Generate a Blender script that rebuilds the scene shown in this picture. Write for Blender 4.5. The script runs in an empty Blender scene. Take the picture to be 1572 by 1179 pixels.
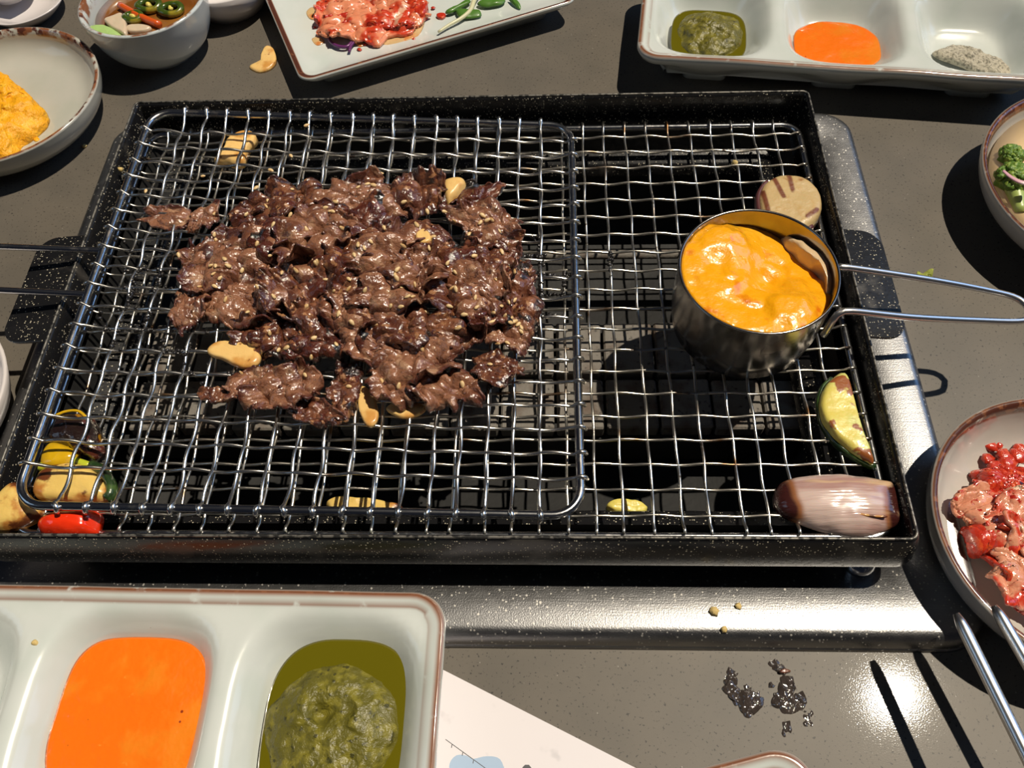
import bpy, math, random
import numpy as np
from mathutils import Matrix, Vector
from mathutils.bvhtree import BVHTree

S = 0.01                                   # everything below is written in centimetres
scn = bpy.context.scene
col = scn.collection
random.seed(7)
rng = np.random.RandomState(11)

# ------------------------------------------------------------------ camera, light, exposure
FPX = 1250.0
RX, RY, RZ = 0.537314, 0.035709, 0.018106
CAM = np.array([-1.8221, -30.7741, 30.5617])
def rotm(rx, ry, rz):
    c, s = math.cos, math.sin
    X = np.array([[1,0,0],[0,c(rx),-s(rx)],[0,s(rx),c(rx)]])
    Y = np.array([[c(ry),0,s(ry)],[0,1,0],[-s(ry),0,c(ry)]])
    Z = np.array([[c(rz),-s(rz),0],[s(rz),c(rz),0],[0,0,1]])
    return Z @ Y @ X
RM = rotm(RX, RY, RZ)
cd = bpy.data.cameras.new('camera'); cam = bpy.data.objects.new('camera', cd); col.objects.link(cam)
cd.sensor_fit = 'HORIZONTAL'; cd.sensor_width = 36; cd.lens = FPX/1572*36
cd.clip_start = 0.01; cd.clip_end = 50
M = Matrix([list(RM[i]) + [CAM[i]*S] for i in range(3)] + [[0,0,0,1]])
cam.matrix_world = M
scn.camera = cam

scn.view_settings.view_transform = 'Standard'
scn.view_settings.look = 'None'
scn.view_settings.gamma = 1
scn.view_settings.use_curve_mapping = False
scn.view_settings.exposure = 0.0

def sun(name, az, el, strength, colr, angle):
    l = bpy.data.lights.new(name, 'SUN'); l.energy = strength; l.color = colr; l.angle = math.radians(angle)
    o = bpy.data.objects.new(name, l); col.objects.link(o)
    d = Vector((math.cos(el)*math.cos(az), math.cos(el)*math.sin(az), math.sin(el)))
    o.rotation_euler = d.to_track_quat('Z', 'Y').to_euler(); o.location = d*1.5
    return o
sun('sun', math.radians(24), math.radians(66.5), 4.1, (1.0, 0.89, 0.72), 0.6)
def area(name, loc, target, sx, sy, power, colr):
    l = bpy.data.lights.new(name, 'AREA'); l.shape = 'RECTANGLE'; l.size = sx; l.size_y = sy
    l.energy = power; l.color = colr
    o = bpy.data.objects.new(name, l); col.objects.link(o); o.location = loc
    o.rotation_euler = (Vector(loc) - Vector(target)).to_track_quat('Z', 'Y').to_euler()
    return o
area('window_light_right', (3.0, 1.2, 1.7), (0, 0, 0), 2.4, 1.6, 20, (0.30, 0.55, 1.0))
area('window_light_left', (-3.2, -0.8, 2.2), (0, 0, 0), 1.6, 1.6, 7, (0.55, 0.76, 1.0))
w = bpy.data.worlds.new('world'); scn.world = w; w.use_nodes = True
bg = w.node_tree.nodes['Background']; bg.inputs[0].default_value = (0.010, 0.012, 0.019, 1); bg.inputs[1].default_value = 1.0

# ------------------------------------------------------------------ helpers
def at(px, py, z):
    v = RM @ np.array([(px-786)/FPX, -(py-589.5)/FPX, -1.0])
    t = (z - CAM[2]) / v[2]
    return np.array([CAM[0]+t*v[0], CAM[1]+t*v[1], z])
def ray(px, py):
    v = RM @ np.array([(px-786)/FPX, -(py-589.5)/FPX, -1.0]); return v/np.linalg.norm(v)

def _h(ix, iy, iz, seed):
    n = (ix*374761393 + iy*668265263 + iz*2147483647 + seed*1274126177) & 0xffffffff
    n = ((n ^ (n >> 13)) * 1274126177) & 0xffffffff
    n = n ^ (n >> 16)
    return (n & 0xffff)/32767.5 - 1.0
def vn(P, seed=0):
    P = np.asarray(P, float); i = np.floor(P).astype(np.int64); f = P - i; f = f*f*f*(f*(f*6-15)+10)
    r = 0
    for a in (0,1):
        for b in (0,1):
            for c in (0,1):
                wgt = (f[...,0] if a else 1-f[...,0])*(f[...,1] if b else 1-f[...,1])*(f[...,2] if c else 1-f[...,2])
                r = r + wgt*_h(i[...,0]+a, i[...,1]+b, i[...,2]+c, seed)
    return r
def fbm(P, seed=0, oct=3):
    r = 0; a = 1; P = np.asarray(P, float)
    for k in range(oct):
        r = r + a*vn(P, seed+k*17); P = P*2.03+5.1; a *= .5
    return r
def vnd(P, seed, oct=2):
    return np.stack([fbm(P, seed+100*k, oct) for k in range(3)], -1)

def thing(name, label, cat, loc=(0,0,0), group=None):
    o = bpy.data.objects.new(name, None); col.objects.link(o); o.empty_display_size = .01
    o.location = [c*S for c in loc]
    o['label'] = label; o['category'] = cat
    if group: o['group'] = group
    return o
def tag(o, label, cat, group=None, kind=None):
    o['label'] = label; o['category'] = cat
    if group: o['group'] = group
    if kind: o['kind'] = kind
    return o
def mesh(name, V, F, mat, parent=None, loc=None, smooth=True, attrs=None, label=None):
    """V in world centimetres; the object's origin goes to loc (or the centre of its base)."""
    V = np.asarray(V, float)
    if parent is not None:
        L = origin_of(parent)
        o_loc = np.zeros(3)
        if loc is None: base = L
        else: base = np.asarray(loc, float); o_loc = base - L
    else:
        base = np.asarray(loc, float) if loc is not None else np.array([V[:,0].mean(), V[:,1].mean(), V[:,2].min()])
        o_loc = base
    me = bpy.data.meshes.new(name)
    me.from_pydata(((V-base)*S).tolist(), [], F)
    if attrs:
        for k, a in attrs.items():
            at_ = me.attributes.new(k, 'FLOAT', 'POINT'); at_.data.foreach_set('value', np.asarray(a, np.float32))
    if smooth: me.polygons.foreach_set('use_smooth', [True]*len(me.polygons))
    me.update()
    o = bpy.data.objects.new(name, me); col.objects.link(o)
    if mat is not None: me.materials.append(mat)
    o.location = o_loc*S
    if parent is not None: o.parent = parent
    if label: o['label'] = label
    return o
def origin_of(o):
    p = np.zeros(3)
    while o is not None:
        p = p + np.array(o.location)/S; o = o.parent
    return p
def autosmooth(o, ang=35):
    me = o.data
    import bmesh
    bm = bmesh.new(); bm.from_mesh(me)
    a = math.radians(ang)
    for e in bm.edges:
        e.smooth = not (len(e.link_faces) == 2 and e.calc_face_angle(0) > a)
    bm.to_mesh(me); bm.free()
    return o
def bevel(o, w, seg=2):
    m = o.modifiers.new('bevel', 'BEVEL'); m.width = w*S; m.segments = seg; m.limit_method = 'ANGLE'; m.angle_limit = math.radians(40)
    return o
def box(x0,x1,y0,y1,z0,z1):
    V = [(x,y,z) for z in (z0,z1) for y in (y0,y1) for x in (x0,x1)]
    F = [(0,2,3,1),(4,5,7,6),(0,1,5,4),(2,6,7,3),(0,4,6,2),(1,3,7,5)]
    return V, F
class MB:
    def __init__(s): s.V = []; s.F = []; s.n = 0
    def add(s, V, F):
        s.V.append(np.asarray(V, float).reshape(-1,3)); s.F += [tuple(i+s.n for i in f) for f in F]; s.n += len(s.V[-1]); return s
    def get(s): return np.concatenate(s.V), s.F
def tube(P, r, n=8, closed=False, caps=True, sq=1.0):
    P = np.asarray(P, float); m = len(P); r = np.broadcast_to(r, (m,))
    if closed: T = np.roll(P,-1,0)-np.roll(P,1,0)
    else: T = np.gradient(P, axis=0)
    T /= np.linalg.norm(T, axis=1)[:,None]+1e-9
    V = []; up = np.array([0,0,1.]) if abs(T[0][2]) < .9 else np.array([1.,0,0])
    for i in range(m):
        a = up - T[i]*(up@T[i]); a /= np.linalg.norm(a)+1e-9; up = a; b = np.cross(T[i], a)
        for k in range(n):
            t = 2*math.pi*k/n
            V.append(P[i] + r[i]*(b*math.cos(t) + a*math.sin(t)*sq))
    F = []
    for i in range(m if closed else m-1):
        j = (i+1) % m
        for k in range(n):
            F.append((i*n+k, i*n+(k+1)%n, j*n+(k+1)%n, j*n+k))
    if caps and not closed:
        F.append(tuple(range(n-1,-1,-1))); F.append(tuple((m-1)*n+k for k in range(n)))
    return np.array(V), F
def rings_mesh(rings, cap0=False, cap1=True):
    """rings: list of (n,3) loops with same n; joined in order."""
    n = len(rings[0]); V = np.concatenate(rings); F = []
    for i in range(len(rings)-1):
        for k in range(n):
            k2 = (k+1) % n
            F.append((i*n+k, i*n+k2, (i+1)*n+k2, (i+1)*n+k))
    if cap0:
        c = len(V); V = np.vstack([V, rings[0].mean(0)]); F += [(c, (k+1)%n, k) for k in range(n)]
    if cap1:
        c = len(V); V = np.vstack([V, rings[-1].mean(0)]); b = (len(rings)-1)*n; F += [(c, b+k, b+(k+1)%n) for k in range(n)]
    return V, F
def smooth_loop(pts, n=64):
    """closed Catmull-Rom through the points, resampled evenly"""
    pts = np.asarray(pts, float); m = len(pts); out = []
    for i in range(m):
        p0,p1,p2,p3 = pts[i-1], pts[i], pts[(i+1)%m], pts[(i+2)%m]
        for t in np.linspace(0,1,16,endpoint=False):
            out.append(.5*((2*p1)+(-p0+p2)*t+(2*p0-5*p1+4*p2-p3)*t*t+(-p0+3*p1-3*p2+p3)*t**3))
    out = np.array(out); d = np.r_[0, np.cumsum(np.linalg.norm(np.roll(out,-1,0)-out, axis=1))]
    s = np.linspace(0, d[-1], n, endpoint=False); o2 = np.vstack([out, out[:1]])
    L = np.stack([np.interp(s, d, o2[:,k]) for k in range(out.shape[1])], -1)
    a = 0.5*np.sum(L[:,0]*np.roll(L[:,1],-1) - np.roll(L[:,0],-1)*L[:,1])
    return L[::-1] if a < 0 else L
def smooth_line(pts, n=40):
    pts = np.asarray(pts, float); P = np.vstack([2*pts[0]-pts[1], pts, 2*pts[-1]-pts[-2]]); out = []
    for i in range(1, len(P)-2):
        p0,p1,p2,p3 = P[i-1],P[i],P[i+1],P[i+2]
        for t in np.linspace(0,1,12,endpoint=False):
            out.append(.5*((2*p1)+(-p0+p2)*t+(2*p0-5*p1+4*p2-p3)*t*t+(-p0+3*p1-3*p2+p3)*t**3))
    out.append(pts[-1]); out = np.array(out)
    d = np.r_[0, np.cumsum(np.linalg.norm(np.diff(out, axis=0), axis=1))]
    s = np.linspace(0, d[-1], n)
    return np.stack([np.interp(s, d, out[:,k]) for k in range(3)], -1)
def blob(pts, z0, H, p=3.0, n=64, nr=10, amp=.05, freq=1.5, seed=0, tilt=(0,0), side=.0, oct=3, sides=True, zfun=None):
    """rounded solid on a closed outline (world xy), flat underneath"""
    L = smooth_loop(np.asarray(pts, float)[:, :2], n); c = L.mean(0)
    rings = []
    if sides: rings.append(np.c_[c+(L-c)*.93, np.full(n, z0)])
    rings.append(np.c_[L, np.full(n, z0+side)])
    for k in range(1, nr+1):
        t = k/(nr+1)
        t2 = t**1.5
        h = H*(1-(1-t2)**p)**(1/1.8)
        rings.append(np.c_[c+(L-c)*(1-t2), np.full(n, z0+side+h)])
    V, F = rings_mesh(rings, cap0=sides, cap1=True)
    if zfun is not None: V[:,2] += zfun(V)
    top = np.clip((V[:,2]-z0)/(H*.5+1e-6), 0, 1)
    V = V + vnd(V*freq, seed, oct)*amp*(0.25+.75*top)[:,None]
    V[:,2] += (V[:,0]-c[0])*tilt[0] + (V[:,1]-c[1])*tilt[1]
    return V, F
def pix(pts, z): return np.array([at(x,y,z)[:2] for x,y in pts])
def lathe(prof, c, n=64, wob=0.0, seed=0, sx=1, sy=1, rot=0):
    rings = []
    th = np.arange(n)/n*2*math.pi
    wv = 1 + wob*(np.sin(2*th+seed)*.6 + np.sin(3*th+seed*2.1)*.4 + np.sin(5*th+seed)*.2)
    for r, z in prof:
        x = r*wv*np.cos(th)*sx; y = r*wv*np.sin(th)*sy
        cr, sr = math.cos(rot), math.sin(rot)
        rings.append(np.c_[c[0]+x*cr-y*sr, c[1]+x*sr+y*cr, np.full(n, z) + c[2]])
    return rings

# ------------------------------------------------------------------ materials
def mat(name, colr, rough=.5, metal=0., coat=0., coat_rough=.08, layers=(), bump=(), sss=0., sss_col=(1,.4,.2), spec=.5,
        attr=None, rough_layer=None, ior=None, trans=0., alpha=1., aniso=0., coat_first=False):
    m = bpy.data.materials.new(name); m.use_nodes = True; N = m.node_tree.nodes; K = m.node_tree.links
    b = N['Principled BSDF']
    tc = N.new('ShaderNodeTexCoord')
    def coords(stretch=None, src='Object'):
        mp = N.new('ShaderNodeMapping'); K.new(tc.outputs[src], mp.inputs[0])
        s = stretch or (1,1,1); mp.inputs['Scale'].default_value = tuple(100*k for k in s); return mp.outputs[0]
    base = coords()
    def mask(kind, scale, lo, hi, detail=3, stretch=None, dist=0.):
        c = coords(stretch) if stretch else base
        if kind == 'noise':
            t = N.new('ShaderNodeTexNoise'); t.inputs['Scale'].default_value = scale; t.inputs['Detail'].default_value = detail
            t.inputs['Distortion'].default_value = dist; K.new(c, t.inputs['Vector']); o = t.outputs['Fac']
        elif kind == 'dots':
            t = N.new('ShaderNodeTexVoronoi'); t.inputs['Scale'].default_value = scale; K.new(c, t.inputs['Vector'])
            sp = N.new('ShaderNodeSeparateColor'); K.new(t.outputs['Color'], sp.inputs[0])
            mr0 = N.new('ShaderNodeMath'); mr0.operation = 'MULTIPLY_ADD'   # small cells only : distance + random
            K.new(sp.outputs[0], mr0.inputs[0]); mr0.inputs[1].default_value = detail; K.new(t.outputs['Distance'], mr0.inputs[2]); o = mr0.outputs[0]
        elif kind == 'attr':
            t = N.new('ShaderNodeAttribute'); t.attribute_name = scale; o = t.outputs['Fac']
        mr = N.new('ShaderNodeMapRange'); mr.interpolation_type = 'SMOOTHSTEP'
        mr.inputs['From Min'].default_value = lo; mr.inputs['From Max'].default_value = hi
        K.new(o, mr.inputs['Value'])
        if lo > hi:
            mr.inputs['From Min'].default_value = hi; mr.inputs['From Max'].default_value = lo
            mr.inputs['To Min'].default_value = 1; mr.inputs['To Max'].default_value = 0
        return mr.outputs[0]
    cur = None
    rcur = None
    def setcol(fac, c2):
        nonlocal cur
        mx = N.new('ShaderNodeMix'); mx.data_type = 'RGBA'; K.new(fac, mx.inputs[0])
        if cur is None: mx.inputs[6].default_value = (*colr, 1)
        else: K.new(cur, mx.inputs[6])
        mx.inputs[7].default_value = (*c2, 1); cur = mx.outputs[2]
    def setrough(fac, r2):
        nonlocal rcur
        mx = N.new('ShaderNodeMix'); mx.data_type = 'FLOAT'; K.new(fac, mx.inputs[0])
        if rcur is None: mx.inputs[2].default_value = rough
        else: K.new(rcur, mx.inputs[2])
        mx.inputs[3].default_value = r2; rcur = mx.outputs[0]
    for L in layers:
        # (kind, scale, lo, hi, colour, [detail], [stretch], [roughness], [mult mask])
        kind, sc_, lo, hi, c2 = L[:5]; ex = L[5] if len(L) > 5 else {}
        f = mask(kind, sc_, lo, hi, ex.get('detail', 3), ex.get('stretch'), ex.get('dist', 0.))
        if 'times' in ex:
            g = mask(*ex['times']); mm = N.new('ShaderNodeMath'); mm.operation = 'MULTIPLY'; K.new(f, mm.inputs[0]); K.new(g, mm.inputs[1]); f = mm.outputs[0]
        if c2 is not None: setcol(f, c2)
        if 'rough' in ex: setrough(f, ex['rough'])
    if cur is None: b.inputs['Base Color'].default_value = (*colr, 1)
    else: K.new(cur, b.inputs['Base Color'])
    if rcur is None: b.inputs['Roughness'].default_value = rough
    else: K.new(rcur, b.inputs['Roughness'])
    b.inputs['Metallic'].default_value = metal
    b.inputs['Coat Weight'].default_value = coat; b.inputs['Coat Roughness'].default_value = coat_rough; b.inputs['Coat IOR'].default_value = 1.75 if 'meat' in name else 1.5
    b.inputs['Specular IOR Level'].default_value = spec
    if sss: b.inputs['Subsurface Weight'].default_value = sss; b.inputs['Subsurface Radius'].default_value = sss_col; b.inputs['Subsurface Scale'].default_value = .003
    if trans: b.inputs['Transmission Weight'].default_value = trans
    if aniso: b.inputs['Anisotropic'].default_value = aniso
    prev = None; first = None
    for B in bump:
        sc_, st = B[:2]; det = B[2] if len(B) > 2 else 3; stt = B[3] if len(B) > 3 else None
        t = N.new('ShaderNodeTexNoise'); t.inputs['Scale'].default_value = sc_; t.inputs['Detail'].default_value = det
        K.new(coords(stt) if stt else base, t.inputs['Vector'])
        bp = N.new('ShaderNodeBump'); bp.inputs['Strength'].default_value = 1.0; bp.inputs['Distance'].default_value = st*S
        K.new(t.outputs['Fac'], bp.inputs['Height'])
        if prev is not None: K.new(prev, bp.inputs['Normal'])
        prev = bp.outputs[0]
        if first is None: first = prev
    if prev is not None:
        K.new(prev, b.inputs['Normal'])
        if coat: K.new(first if coat_first else prev, b.inputs['Coat Normal'])
    return m

M_table = mat('table_stone', (.122,.106,.086), .50, spec=.34,
    layers=[('noise', .35, .35, .7, (.104,.092,.076), {'detail':4}), ('noise', 9, .62, .70, (.03,.027,.024), {'detail':2}), ('dots', 5.0, .16, .10, (.26,.24,.21), {'detail':.95})],
    bump=[(20, .0010, 2)], coat=.06, coat_rough=.055)
M_steel = mat('brushed_steel', (.27,.27,.275), .40, metal=1,
    layers=[('noise', 2.0, .3, .7, None, {'rough':.36, 'detail':4}), ('dots', 8, .42, .30, (.62,.60,.56), {'detail':.7, 'rough':.6}),
            ('noise', 1.3, .60, .68, (.30,.30,.30), {'detail':5, 'stretch':(.25,5,1), 'dist':.6})],
    bump=[(3, .004, 4, (.15,6,1)), (18, .007, 2)])
M_wire = mat('wire_steel', (.76,.72,.64), .28, metal=1,
    layers=[('noise', .55, .56, .70, (.23,.12,.05), {'detail':3, 'rough':.35}), ('noise', 1.7, .62, .72, (.06,.045,.04), {'detail':3, 'rough':.5})],
    bump=[(9,.004,2)])
M_wire_clean = mat('bright_wire_steel', (.80,.78,.74), .26, metal=1,
    layers=[('noise', .9, .66, .76, (.18,.11,.07), {'detail':3, 'rough':.4})], bump=[(8,.003,2)])
M_frame = mat('frame_steel', (.50,.51,.53), .20, metal=1, bump=[(5,.003,3)],
    layers=[('noise', 1.5, .55, .75, (.3,.27,.25), {'rough':.35})])
M_enamel = mat('black_enamel', (.009,.009,.010), .27, spec=.45,
    layers=[('dots', 12, .44, .30, (.46,.42,.32), {'detail':.72, 'rough':.5}), ('noise', .5, .60, .74, (.050,.046,.042), {'detail':5, 'rough':.45})],
    bump=[(6,.006,3)])
M_edge = mat('worn_edge', (.20,.19,.17), .45, metal=.6, layers=[('noise', 5, .45, .6, (.03,.03,.03))], bump=[(10,.01)])
M_pit = mat('matt_black', (.008,.008,.008), .7, bump=[(3,.02)])  # one near-black tone for pit, rails, under box and table legs
M_slab = mat('grey_ceramic', (.17,.155,.135), .75, layers=[('noise', 1.0, .45, .7, (.11,.08,.06), {'detail':5}), ('noise', 4, .6,.7,(.05,.045,.04))], bump=[(5,.03,4)])
PORC = (.61,.645,.62)
def porcelain(name, c=PORC, rim=.5):
    return mat(name, c, .22, coat=.6, coat_rough=.05, spec=.5,
      layers=[('noise', .5, .4, .75, (c[0]*.92, c[1]*.95, c[2]*.93), {'detail':4}),
              ('attr', 'brown', .30, .75, (.23,.088,.040), {'times':('noise', 1.3, rim-.12, rim+.02, 4)}),
              ('attr', 'brown', .62, .9, (.085,.028,.018), {'times':('noise', 2.4, rim-.02, rim+.08, 5)}),
              ('dots', 3.5, .075, .05, (.28,.24,.2), {'detail':.9})],
      bump=[(.6, .03, 2)])
M_porc = porcelain('celadon_porcelain', rim=.40)
M_porc_b = porcelain('pale_porcelain', (.56,.60,.61), .58)
M_porc_c = porcelain('falloff_greige_porcelain', (.46,.455,.41), .52)  # left bowl: light falloff put into a darker base colour
M_porc_d = porcelain('falloff_cream_porcelain', (.52,.49,.455), .42)  # soup and kimchi bowls: darker base colour stands in for light falloff
MB_ = [(2.6,.07,3),(7.5,.055,3)]
M_meat = mat('grilled_meat', (.092,.024,.010), .55, coat=1, coat_rough=.13, spec=.25,
    layers=[('noise', .9, .42, .58, (.215,.078,.034), {'detail':6, 'dist':.7}), ('noise', 1.5, .53, .60, (.085,.014,.006), {'detail':5}),
            ('noise', .9, .57, .64, (.014,.007,.005), {'detail':6}), ('attr', 'edge', .45, 1.0, (.040,.008,.004), {'times':('noise', 1.4, .40, .54, 4)}),
            ('noise', 2.8, .57, .66, (.36,.17,.075), {'detail':3})], bump=MB_)
M_meat2 = mat('pale_grilled_meat', (.275,.120,.064), .55, coat=1, coat_rough=.14, spec=.25,
    layers=[('noise', 1.0, .44, .58, (.15,.052,.025), {'detail':6, 'dist':.7}), ('noise', 1.8, .55, .64, (.38,.21,.12), {'detail':4}),
            ('noise', .9, .58, .66, (.055,.013,.007), {'detail':6}), ('attr', 'edge', .5, 1.0, (.07,.013,.006), {'times':('noise', 1.4, .42, .56, 4)})], bump=MB_)
M_meat3 = mat('charred_meat', (.075,.014,.006), .45, coat=1, coat_rough=.11, spec=.3,
    layers=[('noise', 1.0, .45, .60, (.165,.050,.022), {'detail':5, 'dist':.7}), ('noise', 1.1, .52, .60, (.009,.006,.005), {'detail':6})], bump=MB_)
M_sesame = mat('sesame_seed', (.74,.54,.28), .45, layers=[('noise', 2, .4,.6,(.50,.28,.10))])
M_garlic = mat('roast_garlic', (.80,.52,.19), .35, coat=.4, sss=.15, sss_col=(1,.6,.3),
    layers=[('noise', 1.0, .5, .66, (.62,.30,.07), {'detail':4}), ('noise', 2.2, .66, .74, (.30,.12,.03))], bump=[(4,.02)])
M_cheese = mat('melted_cheese', (.90,.39,.002), .33, coat=.9, coat_rough=.08, sss=.15, sss_col=(1,.5,.1),
    layers=[('noise', .45, .5, .72, (.88,.43,.014), {'detail':3}), ('noise', .9, .58, .72, (.70,.15,.002), {'detail':4}), ('noise', .5, .66, .74, (.90,.50,.04), {'detail':3})],
    bump=[(1.6,.08,3),(5,.02,2)])
M_cream = mat('cream_sauce', (.66,.48,.28), .35, coat=.8, sss=.1, bump=[(2,.05)])
M_cup = mat('cup_steel', (.36,.34,.32), .20, metal=1, layers=[('noise', .6, .45, .7, (.22,.19,.17), {'detail':5,'rough':.3})], bump=[(1.2,.008,3),(6,.003)])
M_orange = mat('orange_chilli_sauce', (.88,.17,.004), .28, coat=.8, coat_rough=.05, sss=.1,
    layers=[('noise', .7, .5, .7, (.82,.22,.01), {'detail':3}), ('dots', 2.2, .14, .09, (.26,.03,.004), {'detail':.9}), ('noise', 2.0, .70,.78,(.90,.30,.03))], bump=[(1.0,.07,3),(4,.01,2)])
M_oil = mat('green_oil', (.115,.10,.003), .12, coat=1, coat_rough=.03, bump=[(1,.01)])
M_pesto = mat('green_herb_paste', (.110,.098,.007), .5, coat=.22, coat_rough=.25,
    layers=[('noise', 2.4, .45, .62, (.19,.165,.014), {'detail':5}), ('noise', 4, .60, .70, (.045,.042,.004), {'detail':3}), ('dots', 2.0, .10,.07,(.35,.05,.01),{'detail':.9})],
    bump=[(4,.07,4),(10,.03,2)])
M_powder = mat('seasoning_salt', (.46,.42,.33), .9, layers=[('noise', 7, .5,.6,(.25,.23,.18))], bump=[(10,.06,3)])
M_egg = mat('yellow_egg', (.84,.38,.004), .5, coat=.15, sss=.08,
    layers=[('noise', 1.1, .52, .68, (.88,.50,.03), {'detail':4}), ('noise', 1.4, .68, .73, (.30,.06,.01), {'detail':3})], bump=[(2.5,.14,5),(8,.06,3)])
M_soy = mat('soy_broth', (.17,.055,.008), .06, coat=1, coat_rough=.02, layers=[('noise', .4, .4, .7, (.30,.13,.03))])
M_chili = mat('green_chilli', (.045,.08,.008), .25, coat=.7, layers=[('noise', 1.2, .5,.65,(.30,.24,.02))])
M_carrot = mat('red_carrot', (.62,.09,.01), .3, coat=.6)
M_onionw = mat('translucent_onion', (.62,.50,.36), .3, coat=.6, sss=.2)
M_wasabi = mat('pale_green_wasabi', (.33,.50,.16), .55, bump=[(3,.05,3)])
M_soup = mat('cream_soup', (.82,.60,.33), .3, coat=.5, bump=[(1,.01)])
M_broc = mat('broccoli_crown', (.10,.20,.022), .5, layers=[('noise', 4, .5,.62,(.24,.34,.05))], bump=[(7,.06,2)])
M_brocs = mat('broccoli_stalk', (.36,.46,.12), .4, coat=.3)
M_pink = mat('pink_onion', (.72,.40,.48), .3, coat=.5, layers=[('noise', .6, .5,.65,(.75,.62,.60))])
M_kim = mat('kimchi_cabbage', (.70,.30,.18), .3, coat=.8, coat_rough=.1, sss=.15,
    layers=[('noise', .8, .46, .58, (.60,.045,.018), {'detail':4}), ('noise', .7, .60, .68, (.74,.50,.34), {'detail':3}), ('noise', 3, .60,.68,(.40,.015,.008),{'detail':3})], bump=[(2,.05,3),(5,.03,2)])
M_kimred = mat('kimchi_chilli_paste', (.50,.028,.010), .3, coat=.8, layers=[('noise', 3, .5,.62,(.66,.08,.02))], bump=[(4,.06)])
M_radish = mat('kimchi_radish', (.76,.27,.14), .3, coat=.7, sss=.2,
    layers=[('noise', .7, .48,.6,(.60,.05,.015),{'detail':4}), ('noise', .8, .62,.7,(.80,.45,.30))], bump=[(2,.04)])
M_purple = mat('purple_cabbage', (.12,.02,.12), .35, coat=.5)
M_herb = mat('green_sprout', (.07,.18,.02), .4, coat=.3)
M_sprout = mat('white_sprout_stalk', (.62,.60,.38), .4, coat=.4)
M_stain = mat('sauce_smear', (.62,.42,.20), .25, coat=.8, layers=[('noise', 1.5,.5,.65,(.60,.22,.06))])
M_zuc = mat('grilled_zucchini_flesh', (.72,.60,.13), .38, coat=.5, sss=.15,
    layers=[('noise', .8, .45,.65,(.66,.66,.20)), ('noise', 1.3, .56, .61, (.30,.09,.02), {'detail':3})], bump=[(2.5,.05,3)])
M_zuc2 = mat('browned_squash_flesh', (.72,.50,.14), .38, coat=.5, sss=.1,
    layers=[('noise', .8, .48,.58,(.48,.20,.04), {'detail':4}), ('noise', 1.1, .55, .62, (.13,.035,.010), {'detail':4})], bump=[(2,.05,3)])
M_zskin = mat('dark_green_skin', (.012,.035,.008), .3, coat=.6, layers=[('noise', 2,.5,.65,(.05,.10,.02))], bump=[(3,.03)])
M_yskin = mat('yellow_green_skin', (.45,.50,.03), .35, coat=.4)
M_eggp = mat('grilled_root_slice', (.52,.37,.17), .45, sss=.1, coat=.2,
    layers=[('noise', 2.5,.5,.66,(.50,.33,.13),{'detail':4}), ('attr','mark',.4,.8,(.17,.05,.02)), ('noise', .8, .66,.74,(.30,.12,.03))], bump=[(5,.03,3)])
M_eskin = mat('purple_brown_skin', (.10,.03,.03), .4, coat=.4)
M_ronion = mat('grilled_red_onion', (.62,.47,.42), .26, coat=.9, coat_rough=.12, sss=.2,
    layers=[('noise', 1.0,.45,.66,(.42,.25,.22),{'detail':4,'stretch':(.25,2,1)}), ('attr','edge',.30,.75,(.30,.12,.05)), ('attr','edge',.70,1.05,(.05,.012,.010)), ('noise', .8,.62,.72,(.62,.42,.26),{'stretch':(.3,1.6,1)})],
    bump=[(2,.04,3,(.12,3,1))])
M_pepper = mat('charred_yellow_pepper', (.60,.36,.008), .25, coat=.7,
    layers=[('attr','edge',.25,.7,(.016,.008,.008))], bump=[(2,.04)])
M_char = mat('charred_skin', (.016,.008,.007), .22, coat=.9, layers=[('noise', 1.4,.56,.66,(.08,.018,.010)), ('noise', 1.8,.60,.66,(.36,.17,.01))], bump=[(2.5,.06)])
M_tom = mat('red_tomato', (.80,.035,.006), .18, coat=1, coat_rough=.04, sss=.1, layers=[('noise', .8,.6,.7,(.75,.12,.02))], bump=[(1.2,.03)])
M_paper = mat('printed_paper', (.74,.70,.72), .7, layers=[('noise', .9,.60,.70,(.62,.59,.61),{'detail':3})])
M_ink = mat('grey_print', (.10,.10,.11), .7)
M_blue = mat('pale_blue_print', (.38,.50,.66), .7)
M_water = mat('grease_drop', (.045,.035,.030), .08, coat=1, coat_rough=.03, spec=.8, bump=[(5,.04,2)])
M_crumb = mat('crumb', (.62,.46,.18), .7, bump=[(6,.04)])
M_gcrumb = mat('herb_crumb', (.30,.34,.06), .7, bump=[(6,.04)])
M_burnt = mat('burnt_residue', (.012,.010,.010), .35, coat=.7, coat_rough=.2, bump=[(6,.05)])
M_chop = mat('chopstick_steel', (.80,.79,.78), .30, metal=1, bump=[(3,.004)])
M_cups = mat('pale_glazed_stoneware', (.66,.62,.62), .25, coat=.5)
M_floor = mat('floor_tile', (.06,.055,.05), .6)

# ------------------------------------------------------------------ setting
V, F = box(-150, 150, -150, 150, -76, -75)
fl = mesh('floor', V, F, M_floor, smooth=False); fl['kind'] = 'structure'

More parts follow.
